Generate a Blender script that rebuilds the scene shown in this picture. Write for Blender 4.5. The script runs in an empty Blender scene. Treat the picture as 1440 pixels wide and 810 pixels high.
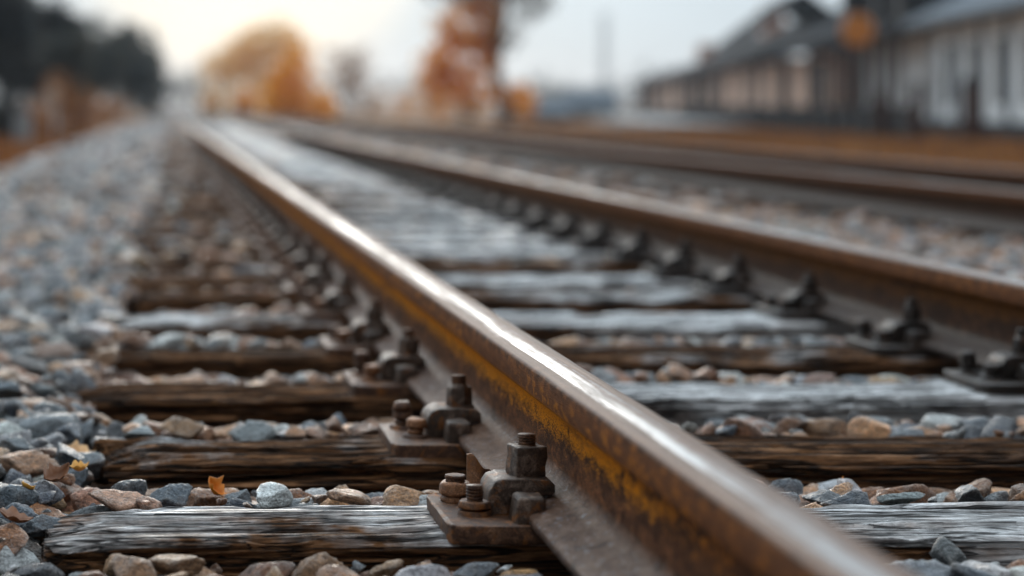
import bpy, bmesh, math, random
import numpy as np
from mathutils import Vector, Matrix, Euler

random.seed(7)
rng = np.random.default_rng(11)
S = bpy.context.scene
C = S.collection
R = math.radians

# ------------------------------------------------------------------ camera
EYE, FPX, VX, VY = 0.54, 2780.0, 245.0, 150.0      # eye height over the sleeper tops, focal length in photo pixels
cd = bpy.data.cameras.new('camera')
cam = bpy.data.objects.new('camera', cd); C.objects.link(cam); S.camera = cam
cam.location = (0, 0, EYE); cam.rotation_euler = (R(90), 0, 0)
cd.sensor_width = 36; cd.lens = FPX / 1440 * 36
cd.shift_x = (720 - VX) / 1440; cd.shift_y = -(405 - VY) / 1440
cd.clip_start = 0.05; cd.clip_end = 4000
cd.dof.use_dof = True; cd.dof.focus_distance = 2.66; cd.dof.aperture_fstop = 2.15

# ------------------------------------------------------------------ world, sun, exposure
SUN_EL, SUN_AZ = 6.0, 2.2          # degrees; azimuth measured from +Y towards +X
w = bpy.data.worlds.new('World'); S.world = w; w.use_nodes = True
nt = w.node_tree; nt.nodes.clear()
def wn(t, **k):
    n = nt.nodes.new(t)
    for a, b in k.items(): setattr(n, a, b)
    return n
out = wn('ShaderNodeOutputWorld'); bg = wn('ShaderNodeBackground'); bg.inputs['Strength'].default_value = 0.1
sky = wn('ShaderNodeTexSky'); sky.sky_type = 'NISHITA'; sky.sun_disc = False
sky.sun_elevation = R(SUN_EL); sky.sun_rotation = R(SUN_AZ); sky.dust_density = 0.6; sky.air_density = 1.0
tc = wn('ShaderNodeTexCoord')
sd = Vector((math.sin(R(SUN_AZ)) * math.cos(R(SUN_EL)), math.cos(R(SUN_AZ)) * math.cos(R(SUN_EL)), math.sin(R(SUN_EL))))
dt = wn('ShaderNodeVectorMath', operation='DOT_PRODUCT'); nt.links.new(tc.outputs['Generated'], dt.inputs[0]); dt.inputs[1].default_value = sd
cr = wn('ShaderNodeValToRGB')      # cloud brightness by angle from the sun: pale in front, dull grey behind the camera
els = cr.color_ramp.elements
els[0].position = 0.0; els[0].color = (.105, .112, .122, 1)
els[1].position = 1.0; els[1].color = (.60, .70, .76, 1)
for p, c in ((.5, (.20, .213, .226, 1)), (.86, (.47, .55, .61, 1)), (.955, (.47, .575, .65, 1)), (.985, (.55, .65, .72, 1))):
    e = els.new(p); e.color = c
mr = wn('ShaderNodeMapRange'); mr.inputs['From Min'].default_value = -1; mr.inputs['From Max'].default_value = 1
nt.links.new(dt.outputs['Value'], mr.inputs['Value']); nt.links.new(mr.outputs[0], cr.inputs[0])
gl = wn('ShaderNodeMapRange', interpolation_type='SMOOTHERSTEP')      # the sun behind the cloud veil: a warm bloom a few degrees wide
gl.inputs['From Min'].default_value = math.cos(R(6.5)); gl.inputs['From Max'].default_value = 1.0
nt.links.new(dt.outputs['Value'], gl.inputs['Value'])
gm = wn('ShaderNodeMix', data_type='RGBA'); nt.links.new(gl.outputs[0], gm.inputs[0]); nt.links.new(cr.outputs[0], gm.inputs[6]); gm.inputs[7].default_value = (1.15, 1.03, .84, 1)
sx_ = wn('ShaderNodeSeparateXYZ'); nt.links.new(tc.outputs['Generated'], sx_.inputs[0])
zn = wn('ShaderNodeMapRange'); zn.inputs['From Min'].default_value = .12; zn.inputs['From Max'].default_value = .9; zn.inputs['To Min'].default_value = 1.0; zn.inputs['To Max'].default_value = 4.6
nt.links.new(sx_.outputs[2], zn.inputs['Value'])              # overcast: brightest overhead
cn = wn('ShaderNodeTexNoise'); cn.inputs['Scale'].default_value = 3.0; cn.inputs['Detail'].default_value = 5
mp = wn('ShaderNodeMapping'); mp.inputs['Scale'].default_value = (1, 1, 3.5); nt.links.new(tc.outputs['Generated'], mp.inputs[0]); nt.links.new(mp.outputs[0], cn.inputs['Vector'])
mc = wn('ShaderNodeMapRange'); mc.inputs['From Min'].default_value = .3; mc.inputs['From Max'].default_value = .7; mc.inputs['To Min'].default_value = 9.0; mc.inputs['To Max'].default_value = 11.0
nt.links.new(cn.outputs[0], mc.inputs['Value'])
mz = wn('ShaderNodeMath', operation='MULTIPLY'); nt.links.new(mc.outputs[0], mz.inputs[0]); nt.links.new(zn.outputs[0], mz.inputs[1])
cb = wn('ShaderNodeVectorMath', operation='SCALE'); nt.links.new(gm.outputs[2], cb.inputs[0]); nt.links.new(mz.outputs[0], cb.inputs['Scale'])
mx = wn('ShaderNodeMix', data_type='RGBA'); mx.inputs['Factor'].default_value = 0.97
nt.links.new(sky.outputs[0], mx.inputs[6]); nt.links.new(cb.outputs[0], mx.inputs[7])
nt.links.new(mx.outputs[2], bg.inputs['Color']); nt.links.new(bg.outputs[0], out.inputs['Surface'])
sl = bpy.data.lights.new('sun', 'SUN'); sl.energy = 1.0; sl.angle = R(22); sl.color = (1, .93, .84)
so = bpy.data.objects.new('sun', sl); C.objects.link(so)
so.rotation_euler = (-sd).to_track_quat('-Z', 'Y').to_euler(); so.location = (0, 0, 30)
S.view_settings.view_transform = 'Standard'; S.view_settings.look = 'None'; S.view_settings.gamma = 1
S.view_settings.exposure = 0.27; S.view_settings.use_curve_mapping = False
S.render.engine = 'CYCLES'
S.cycles.use_denoising = True
try: S.cycles.denoiser = 'OPENIMAGEDENOISE'
except Exception: pass
S.cycles.max_bounces = 8; S.cycles.diffuse_bounces = 4; S.cycles.transmission_bounces = 6; S.cycles.glossy_bounces = 3; S.cycles.volume_bounces = 0
S.cycles.caustics_reflective = False; S.cycles.caustics_refractive = False
S.cycles.sample_clamp_indirect = 4

# ------------------------------------------------------------------ helpers: noise
def _h(ix, iy, iz, seed):
    h = (ix.astype(np.uint32) * np.uint32(374761393) + iy.astype(np.uint32) * np.uint32(668265263)
         + iz.astype(np.uint32) * np.uint32(2147483647) + np.uint32((seed * 974711 + 12345) & 0xffffffff))
    h = (h ^ (h >> np.uint32(13))) * np.uint32(1274126177)
    h = h ^ (h >> np.uint32(16))
    return (h & np.uint32(0xffff)).astype(np.float32) / 32767.5 - 1.0
def vnoise(x, y, z=None, seed=0):
    x = np.asarray(x, np.float32); y = np.asarray(y, np.float32)
    z = np.zeros_like(x) if z is None else np.asarray(z, np.float32)
    fx, fy, fz = np.floor(x), np.floor(y), np.floor(z)
    ix, iy, iz = fx.astype(np.int64), fy.astype(np.int64), fz.astype(np.int64)
    u, v, t = x - fx, y - fy, z - fz
    u = u * u * (3 - 2 * u); v = v * v * (3 - 2 * v); t = t * t * (3 - 2 * t)
    r = 0
    for dx in (0, 1):
        for dy in (0, 1):
            for dz in (0, 1):
                wgt = (u if dx else 1 - u) * (v if dy else 1 - v) * (t if dz else 1 - t)
                r = r + wgt * _h(ix + dx, iy + dy, iz + dz, seed)
    return r
def fbm(x, y, z=None, seed=0, oct=4, gain=.5):
    r, a = 0, 1.0
    for k in range(oct):
        f = 2.03 ** k
        r = r + a * vnoise(np.asarray(x) * f, np.asarray(y) * f, None if z is None else np.asarray(z) * f, seed + k * 17)
        a *= gain
    return r

# ------------------------------------------------------------------ helpers: objects
def tag(o, label=None, cat=None, group=None, kind=None):
    for k, v in (('label', label), ('category', cat), ('group', group), ('kind', kind)):
        if v: o[k] = v
    return o
def empty(name, loc=(0, 0, 0), rz=0):
    o = bpy.data.objects.new(name, None); C.objects.link(o); o.location = loc; o.rotation_euler = (0, 0, rz)
    o.empty_display_size = .1
    return o
def link(name, me, m=None, parent=None):
    if m is not None and not me.materials: me.materials.append(m)
    o = bpy.data.objects.new(name, me); C.objects.link(o)
    if parent is not None: o.parent = parent
    return o
def mesh_np(name, V, F, smooth=True, attrs=None):
    """V (n,3); F list of (m,k) int arrays"""
    me = bpy.data.meshes.new(name)
    V = np.ascontiguousarray(V, np.float32)
    if isinstance(F, np.ndarray): F = [F]
    me.vertices.add(len(V)); me.vertices.foreach_set('co', V.ravel())
    nl = sum(f.size for f in F); npoly = sum(len(f) for f in F)
    me.loops.add(nl); me.polygons.add(npoly)
    me.loops.foreach_set('vertex_index', np.concatenate([f.ravel() for f in F]).astype(np.int32))
    tot = np.concatenate([np.full(len(f), f.shape[1], np.int32) for f in F])
    st = np.concatenate([[0], np.cumsum(tot)[:-1]]).astype(np.int32)
    me.polygons.foreach_set('loop_start', st)
    me.polygons.foreach_set('use_smooth', np.full(npoly, smooth, bool))
    for k, a in (attrs or {}).items():
        if a.ndim == 1:
            t = me.attributes.new(k, 'FLOAT', 'POINT'); t.data.foreach_set('value', a.astype(np.float32))
        else:
            t = me.attributes.new(k, 'FLOAT_COLOR', 'POINT'); t.data.foreach_set('color', np.ascontiguousarray(a, np.float32).ravel())
    me.update(calc_edges=True); me.validate()
    return me
def bm_mesh(name, bm, smooth=False):
    bmesh.ops.recalc_face_normals(bm, faces=bm.faces)
    me = bpy.data.meshes.new(name); bm.to_mesh(me); bm.free()
    for p in me.polygons: p.use_smooth = smooth
    return me
def box(bm, x0, x1, y0, y1, z0, z1):
    r = bmesh.ops.create_cube(bm, size=1)
    bmesh.ops.scale(bm, verts=r['verts'], vec=(x1 - x0, y1 - y0, z1 - z0))
    bmesh.ops.translate(bm, verts=r['verts'], vec=((x0 + x1) / 2, (y0 + y1) / 2, (z0 + z1) / 2))
    return r['verts']
def cyl(bm, x, y, z0, z1, r0, r1=None, seg=20):
    r = bmesh.ops.create_cone(bm, cap_ends=True, cap_tris=False, segments=seg, radius1=r0, radius2=r0 if r1 is None else r1, depth=z1 - z0)
    bmesh.ops.translate(bm, verts=r['verts'], vec=(x, y, (z0 + z1) / 2))
    return r['verts']
def prism(bm, poly, y0, y1):
    """polygon in XZ extruded along Y"""
    a = [bm.verts.new((x, y0, z)) for x, z in poly]; b = [bm.verts.new((x, y1, z)) for x, z in poly]
    n = len(poly)
    bm.faces.new(a); bm.faces.new(b[::-1])
    for i in range(n): bm.faces.new((a[i], b[i], b[(i + 1) % n], a[(i + 1) % n]))
    return a + b
def P(px, py, Y):
    """photo pixel at distance Y -> where that point stands"""
    return Vector(((px - VX) * Y / FPX, Y, EYE - (py - VY) * Y / FPX))

# ------------------------------------------------------------------ helpers: materials
class MT:
    def __init__(s, name):
        s.m = bpy.data.materials.new(name); s.m.use_nodes = True; s.nt = s.m.node_tree
        s.b = s.nt.nodes['Principled BSDF']; s.pos = s.n('ShaderNodeNewGeometry').outputs['Position']
        s.obj = s.n('ShaderNodeTexCoord').outputs['Object']
    def n(s, t, **k):
        n = s.nt.nodes.new(t)
        for a, b in k.items(): setattr(n, a, b)
        return n
    def put(s, sock, v):
        if isinstance(v, bpy.types.NodeSocket): s.nt.links.new(v, sock)
        elif isinstance(v, (tuple, list)) and len(v) == 3 and sock.type == 'RGBA': sock.default_value = (*v, 1)
        else: sock.default_value = v
    def map(s, v, sc):
        n = s.n('ShaderNodeMapping'); s.put(n.inputs[0], v); n.inputs['Scale'].default_value = sc; return n.outputs[0]
    def noise(s, v, scale, detail=4, rough=.6, dist=0):
        n = s.n('ShaderNodeTexNoise'); s.put(n.inputs['Vector'], v); n.inputs['Scale'].default_value = scale
        n.inputs['Detail'].default_value = detail; n.inputs['Roughness'].default_value = rough; n.inputs['Distortion'].default_value = dist
        return n.outputs[0]
    def ramp(s, f, stops):
        n = s.n('ShaderNodeValToRGB'); s.put(n.inputs[0], f); e = n.color_ramp.elements
        while len(e) < len(stops): e.new(.5)
        for k, (p, c) in zip(e, stops):
            k.position = p; k.color = (c, c, c, 1) if not isinstance(c, tuple) else (*c, 1)
        return n.outputs[0]
    def rng(s, f, a, b, c=0., d=1., smooth=False):
        n = s.n('ShaderNodeMapRange'); s.put(n.inputs['Value'], f)
        if smooth: n.interpolation_type = 'SMOOTHSTEP'
        for k, v in zip(('From Min', 'From Max', 'To Min', 'To Max'), (a, b, c, d)): s.put(n.inputs[k], v)
        return n.outputs[0]
    def mix(s, f, a, b, mode='MIX'):
        n = s.n('ShaderNodeMix', data_type='RGBA', blend_type=mode); s.put(n.inputs[0], f); s.put(n.inputs[6], a); s.put(n.inputs[7], b); return n.outputs[2]
    def m2(s, op, a, b=0.):
        n = s.n('ShaderNodeMath', operation=op); s.put(n.inputs[0], a); s.put(n.inputs[1], b); return n.outputs[0]
    def sep(s, v):
        n = s.n('ShaderNodeSeparateXYZ'); s.put(n.inputs[0], v); return n.outputs
    def bump(s, h, strength=.5, dist=.002, prev=None):
        n = s.n('ShaderNodeBump'); s.put(n.inputs['Height'], h); n.inputs['Strength'].default_value = strength; n.inputs['Distance'].default_value = dist
        if prev is not None: s.put(n.inputs['Normal'], prev)
        return n.outputs[0]
    def attr(s, name, fac=False):
        n = s.n('ShaderNodeAttribute'); n.attribute_name = name; return n.outputs['Fac' if fac else 'Color']
    def set(s, **k):
        for a, v in k.items(): s.put(s.b.inputs[a.replace('_', ' ')], v)
        return s.m

def plain(name, col, rough=.8, var=.25, scale=2., metallic=0.):
    t = MT(name); f = t.noise(t.pos, scale, 5)
    c = t.mix(f, tuple(x * (1 - var) for x in col), tuple(x * (1 + var) for x in col))
    return t.set(Base_Color=c, Roughness=rough, Metallic=metallic)

def stone_mat(name, src):
    t = MT(name)
    if src == 'attr': tint = t.attr('tint')
    else: tint = t.n('ShaderNodeObjectInfo').outputs['Color']
    a = t.noise(t.pos, 38, 6, .65, .6); b = t.noise(t.pos, 260, 4, .7)
    c = t.mix(1., tint, t.ramp(a, [(.3, .5), (.5, .95), (.7, 1.5)]), 'MULTIPLY')
    c = t.mix(1., c, t.ramp(b, [(.32, .42), (.5, 1.0), (.7, 1.6)]), 'MULTIPLY')
    ly = t.noise(t.map(t.obj if src != 'attr' else t.pos, (1.5, 1.5, 5.) if src != 'attr' else (40, 40, 130)), 1., 5, .7, .8)      # layered mineral bands
    c = t.mix(1., c, t.ramp(ly, [(.32, .5), (.5, 1.), (.68, 1.45)]), 'MULTIPLY')
    pt = t.n('ShaderNodeNewGeometry').outputs['Pointiness']; chip = t.m2('MULTIPLY', t.rng(pt, .525, .60), t.rng(b, .40, .60))
    c = t.mix(t.m2('MULTIPLY', chip, .55), c, (.52, .50, .47))
    v = t.noise(t.pos, 24, 3, .5, 1.6)                                    # pale mineral veins
    vein = t.ramp(v, [(.485, 0.), (.5, 1.), (.515, 0.)])
    c = t.mix(t.m2('MULTIPLY', vein, .28), c, (.5, .5, .49))
    dm = t.noise(t.pos, 14, 4, .6)                                        # rusty brake-dust film
    c = t.mix(t.rng(dm, .56, .72, 0, .4), c, (.17, .085, .04))
    h = t.m2('ADD', t.m2('MULTIPLY', a, 1.4), t.m2('MULTIPLY', b, .5))
    return t.set(Base_Color=c, Roughness=t.rng(t.noise(t.pos, 60, 3), .35, .65, .22, .58), Normal=t.bump(h, 1., .012), Specular_IOR_Level=.5)

def wood_mat():
    t = MT('weathered sleeper timber')
    g = t.map(t.obj, (5., 75, 75)); fine = t.noise(g, 1.0, 6, .65, .15)
    g2 = t.map(t.obj, (9., 240, 240)); hair = t.noise(g2, 1.0, 4, .6, .3)
    blot = t.noise(t.obj, 5.5, 5, .6)
    spk = t.noise(t.map(t.obj, (60, 260, 260)), 1.0, 5, .75)
    chk = t.noise(t.map(t.obj, (3.2, 75, 75)), 1.0, 3, .5, .35)                      # black seasoning checks
    chk = t.ramp(chk, [(.455, 1.), (.485, .15), (.5, 0.), (.515, .15), (.545, 1.)])
    knot = t.noise(t.map(t.obj, (5, 16, 16)), 1.0, 4, .6, .5)                        # oil and tar stains
    grey_glare = t.attr('weather', True)
    dark = t.ramp(fine, [(.30, (.014, .007, .003)), (.45, (.062, .029, .013)), (.55, (.18, .085, .036)), (.68, (.36, .19, .095))])
    grey = t.ramp(fine, [(.32, (.025, .021, .019)), (.40, (.20, .195, .195)), (.50, (.66, .68, .69)), (.66, (.88, .90, .91))])  # silvered timber, with wet sky glare painted into the pale tones
    f = t.m2('ADD', grey_glare, t.rng(blot, .3, .7, -.42, .42))
    f = t.rng(f, .25, .75, 0, 1)
    c = t.mix(f, dark, grey)
    c = t.mix(1., c, t.ramp(hair, [(.25, .5), (.5, 1.), (.75, 1.45)]), 'MULTIPLY')
    c = t.mix(1., c, t.ramp(spk, [(.3, .55), (.5, 1.), (.7, 1.35)]), 'MULTIPLY')
    c = t.mix(t.m2('SUBTRACT', 1., chk), c, (.010, .008, .007))
    c = t.mix(t.rng(knot, .57, .68, 0, .8), c, (.016, .012, .010))
    h = t.m2('ADD', t.m2('MULTIPLY', fine, 1.), t.m2('ADD', t.m2('MULTIPLY', hair, .45), t.m2('ADD', t.m2('MULTIPLY', chk, .7), t.m2('MULTIPLY', spk, .4))))
    r = t.rng(t.noise(t.map(t.obj, (2.5, 14, 14)), 1., 4), .35, .65, .30, .62)
    return t.set(Base_Color=c, Roughness=t.m2('ADD', r, t.rng(f, 0, 1, .22, 0)), Normal=t.bump(h, 1., .008), Specular_IOR_Level=t.rng(f, 0, 1, .10, .6), Coat_Weight=t.m2('MULTIPLY', t.rng(t.m2('ADD', grey_glare, t.rng(blot, .3, .7, -.3, .3)), .3, 1.2), .9), Coat_Roughness=.25)

def rail_mat(name, orange=1.0, dull=1.0, web_shade=0.):
    t = MT(name); x, y, z = t.sep(t.obj)
    nrm = t.sep(t.n('ShaderNodeNewGeometry').outputs['Normal'])[2]
    lo = t.noise(t.map(t.obj, (22, 2.2, 22)), 1., 5, .6)
    mid = t.noise(t.map(t.obj, (60, 30, 60)), 1., 6, .7, .3)
    fine = t.noise(t.map(t.obj, (420, 260, 420)), 1., 4, .7)
    streak = t.noise(t.map(t.obj, (170, 1.6, 60)), 1., 5, .6)
    rust = t.ramp(mid, [(.28, (.022, .009, .004)), (.45, (.075, .029, .012)), (.6, (.16, .062, .024)), (.75, (.29, .13, .06))])
    rust = t.mix(1., rust, t.ramp(fine, [(.3, .35), (.5, 1.), (.7, 1.8)]), 'MULTIPLY')
    ora = t.ramp(fine, [(.3, (.30, .075, .002)), (.5, (.68, .225, .003)), (.72, (.85, .36, .012))])
    # orange scale under the head (upper web) where it stays dry, patchy along the rail
    band = t.m2('MULTIPLY', t.rng(t.m2('ADD', t.m2('ADD', z, t.rng(fine, .25, .75, -.022, .022)), t.rng(mid, .3, .7, -.016, .016)), .082, .100), t.rng(z, .138, .128))
    along = t.m2('MULTIPLY', t.rng(t.m2('ADD', y, t.rng(mid, .3, .7, -.5, .5)), 1.95, 2.35), t.rng(lo, .30, .46))
    fo = t.m2('MULTIPLY', t.m2('MULTIPLY', band, along), orange)
    # flecks of orange on the side of the head
    side = t.m2('MULTIPLY', t.rng(z, .130, .136), t.rng(z, .166, .156))
    fo2 = t.m2('MULTIPLY', side, t.m2('MULTIPLY', t.rng(mid, .50, .60), t.rng(lo, .38, .58)))
    c = t.mix(t.m2('MAXIMUM', fo, t.m2('MULTIPLY', fo2, .9 * orange)), rust, ora)
    c = t.mix(t.m2('MULTIPLY', side, .45), c, t.mix(fine, (.14, .050, .018), (.34, .135, .055)))
    c = t.mix(t.m2('MULTIPLY', t.rng(t.m2('ADD', z, t.rng(mid, .3, .7, -.01, .01)), .136, .122), web_shade), c, (.020, .014, .011))      # shade below the head, painted into the web colour
    # foot: grey-brown scale with bluish bare specks
    foot = t.m2('MULTIPLY', t.rng(z, .05, .034), .75)
    fc = t.ramp(mid, [(.3, (.028, .014, .008)), (.46, (.10, .052, .030)), (.6, (.17, .115, .085)), (.72, (.26, .25, .25))])
    fc = t.mix(t.rng(t.noise(t.obj, 130, 3), .60, .70), fc, (.30, .36, .42))
    fc = t.mix(t.rng(lo, .5, .68, 0, .6), fc, (.16, .075, .03))
    fc = t.mix(1., fc, (dull, dull, dull), 'MULTIPLY'); c = t.mix(foot, c, fc)
    # running surface: polished steel stripe with ragged edges
    xs = t.m2('ADD', x, t.rng(streak, .25, .75, -.012, .012))
    xs = t.m2('ADD', xs, t.rng(mid, .3, .7, -.004, .004))
    pol = t.m2('MULTIPLY', t.m2('MULTIPLY', t.rng(xs, -.018, -.009), t.rng(xs, .014, .003)), t.rng(z, .1695, .1708))
    pol = t.m2('MULTIPLY', pol, t.rng(t.noise(t.map(t.obj, (60, 3.5, 10)), 1., 5, .65), .34, .56, .15, 1.))      # worn in patches
    ptop = t.rng(z, .1655, .1700)
    film = t.ramp(streak, [(.3, (.05, .022, .011)), (.55, (.13, .066, .036)), (.75, (.24, .155, .105))])
    c = t.mix(t.m2('MULTIPLY', ptop, .8), c, film)
    steel = t.ramp(streak, [(.25, (.11, .085, .07)), (.45, (.25, .235, .225)), (.6, (.36, .36, .365)), (.75, (.52, .54, .56))])
    c = t.mix(pol, c, steel)
    ro = t.rng(fine, .3, .7, .55, .85)
    n1 = t.n('ShaderNodeMix'); 
    def lerp(f, a, b): return t.m2('ADD', t.m2('MULTIPLY', t.m2('SUBTRACT', 1., f), a), t.m2('MULTIPLY', f, b))
    ro = lerp(foot, ro, .42); ro = lerp(ptop, ro, .58); ro = lerp(pol, ro, t.rng(streak, .3, .7, .46, .30))
    met = t.m2('MAXIMUM', t.m2('MULTIPLY', pol, .9), t.m2('MULTIPLY', ptop, .15))
    h = t.m2('ADD', t.m2('MULTIPLY', mid, .8), t.m2('MULTIPLY', fine, .8))
    bst = t.n('ShaderNodeBump'); t.put(bst.inputs['Height'], h); bst.inputs['Distance'].default_value = .004
    t.put(bst.inputs['Strength'], lerp(pol, lerp(ptop, .9, .35), .06))
    return t.set(Base_Color=c, Roughness=ro, Metallic=met, Normal=bst.outputs[0], Specular_IOR_Level=lerp(ptop, lerp(foot, .06, .3), .3))

def iron_mat(name, base, hi, orange, wet=.42):
    t = MT(name)
    a = t.noise(t.pos, 55, 6, .65, .4); b = t.noise(t.pos, 420, 4, .7)
    c = t.ramp(a, [(.3, tuple(v * .45 for v in base)), (.5, base), (.7, hi)])
    c = t.mix(1., c, t.ramp(b, [(.3, .35), (.5, 1.), (.68, 1.8)]), 'MULTIPLY')
    o = t.noise(t.pos, 33, 5, .65, .8)
    c = t.mix(t.rng(o, .56, .68, 0, orange), c, t.mix(b, (.13, .042, .006), (.36, .13, .02)))
    h = t.m2('ADD', a, t.m2('MULTIPLY', b, .5))
    return t.set(Base_Color=c, Roughness=t.rng(a, .3, .7, wet - .1, wet + .2), Metallic=.25, Normal=t.bump(h, .6, .004))

MW = wood_mat()
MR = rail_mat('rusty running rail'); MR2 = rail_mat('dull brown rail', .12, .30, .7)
MI = iron_mat('dark weathered iron', (.060, .038, .026), (.21, .155, .12), .85)
MI2 = iron_mat('rusty brown iron', (.070, .030, .014), (.21, .112, .062), 1.0, .5)
MI3 = iron_mat('orange rusted nut', (.20, .085, .034), (.36, .19, .10), 1.0)
MS_A = stone_mat('crushed ballast', 'attr'); MS_O = stone_mat('single ballast stone', 'obj')

# ------------------------------------------------------------------ ground: one terrain sheet, embankment under the tracks
def ground_z(x, y):
    x = np.asarray(x, float); y = np.asarray(y, float)
    z = np.full(np.broadcast(x, y).shape, -.14)
    l = np.clip((-1.45 - x) / 1.2, 0, 1); z = z - .38 * l * l * (3 - 2 * l)
    r = np.clip((x - 6.0) / 2.5, 0, 1); z = z - .30 * r * r * (3 - 2 * r)
    far = np.clip((np.abs(x - 2) - 9) / 30, 0, 1); z = z - .35 * far
    return z
gx = np.unique(np.concatenate([np.linspace(-700, -40, 12), np.linspace(-40, -4, 19), np.linspace(-4, 10, 57), np.linspace(10, 60, 26), np.linspace(60, 900, 14)]))
gy = np.unique(np.concatenate([np.linspace(-30, 0, 4), np.linspace(0, 60, 61), np.linspace(60, 300, 49), np.linspace(300, 2500, 12)]))
GX, GY = np.meshgrid(gx, gy)
GZ = ground_z(GX, GY) + np.where((np.abs(GX - 2.5) > 5.5), .06, .0) * fbm(GX * .5, GY * .5, seed=3)
V = np.stack([GX.ravel(), GY.ravel(), GZ.ravel()], 1)
nx_, ny_ = len(gx), len(gy)
I = np.arange(nx_ * ny_).reshape(ny_, nx_)
F = np.stack([I[:-1, :-1].ravel(), I[:-1, 1:].ravel(), I[1:, 1:].ravel(), I[1:, :-1].ravel()], 1)
t = MT('earth and autumn litter'); x, y, z = t.sep(t.pos)
n1 = t.noise(t.pos, .35, 5, .65); n2 = t.noise(t.pos, 6., 6, .7)
bed = t.ramp(t.noise(t.pos, 16, 4, .8), [(.35, (.030, .024, .020)), (.5, (.10, .090, .085)), (.65, (.24, .21, .19))])
lit = t.ramp(n2, [(.3, (.07, .030, .010)), (.5, (.24, .095, .018)), (.7, (.42, .19, .035))])
lit = t.mix(t.rng(n1, .42, .62, 0, .55), lit, (.16, .09, .035))
fb = t.m2('MULTIPLY', t.rng(t.m2('ADD', x, t.rng(n2, .3, .7, -.3, .3)), -1.9, -1.5), t.rng(t.m2('ADD', x, t.rng(n2, .3, .7, -.4, .4)), 6.7, 6.1))
grd = link('ground', mesh_np('ground', V, F), t.set(Base_Color=t.mix(fb, lit, bed), Roughness=.9, Normal=t.bump(n2, .6, .05)))
tag(grd, 'dark track bed with orange leaf litter on both sides', 'ground', kind='structure')

# ------------------------------------------------------------------ rails
RH = .0185                                                  # underside of the rails over the sleeper tops (on the tie plates)
half = [(.075, 0), (.075, .010), (.072, .0125), (.03, .024), (.016, .032), (.0105, .045), (.0095, .08), (.0105, .112), (.016, .123), (.0335, .131),
        (.0360, .135), (.0365, .160), (.0356, .1668), (.0328, .1703), (.026, .1714), (0, .172)]
prof = half + [(-a, b) for a, b in half[-2::-1]]
def rail(x, label, m, seed, turn=0.):
    ys = np.unique(np.concatenate([np.arange(-1.5, 7, .04), np.arange(7, 30, .5), np.linspace(30, 420, 80)]))
    pr = np.array(prof); n = len(pr); k = len(ys)
    X = np.tile(pr[:, 0], (k, 1)); Z = np.tile(pr[:, 1], (k, 1)); Y = np.repeat(ys[:, None], n, 1)
    wob = fbm(Y * 9, Z * 60, X * 60, seed, 3) * .0007
    X = X + wob * np.sign(X); Z = Z + wob * .5
    V = np.stack([X.ravel(), Y.ravel(), Z.ravel()], 1)
    I = np.arange(k * n).reshape(k, n); J = np.roll(I, -1, 1)
    F = np.stack([I[:-1].ravel(), J[:-1].ravel(), J[1:].ravel(), I[1:].ravel()], 1)
    me = mesh_np('rail', V, [F, I[0][::1][None, :], I[-1][::-1][None, :]])
    o = link('rail', me, m); o.location = (x + turn * 2.6, 0, RH); o.rotation_euler.z = math.atan(turn)
    return tag(o, label, 'rail', 'running rails of the two tracks')
TURN = (.006, -.0025)       # the two rails of the near track are not quite true to each other
XR1, XR2, XR3, XR4 = .5165, 1.688, 3.50, 4.70
rail(XR1, 'thick rusty rail in sharp focus with orange web and polished top, beside the bolts', MR, 1, TURN[0])
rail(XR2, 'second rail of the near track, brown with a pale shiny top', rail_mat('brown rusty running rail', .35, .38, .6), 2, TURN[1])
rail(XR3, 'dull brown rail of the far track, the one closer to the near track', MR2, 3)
rail(XR4, 'dull brown rail of the far track, next to the orange grass strip', MR2, 4)

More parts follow.
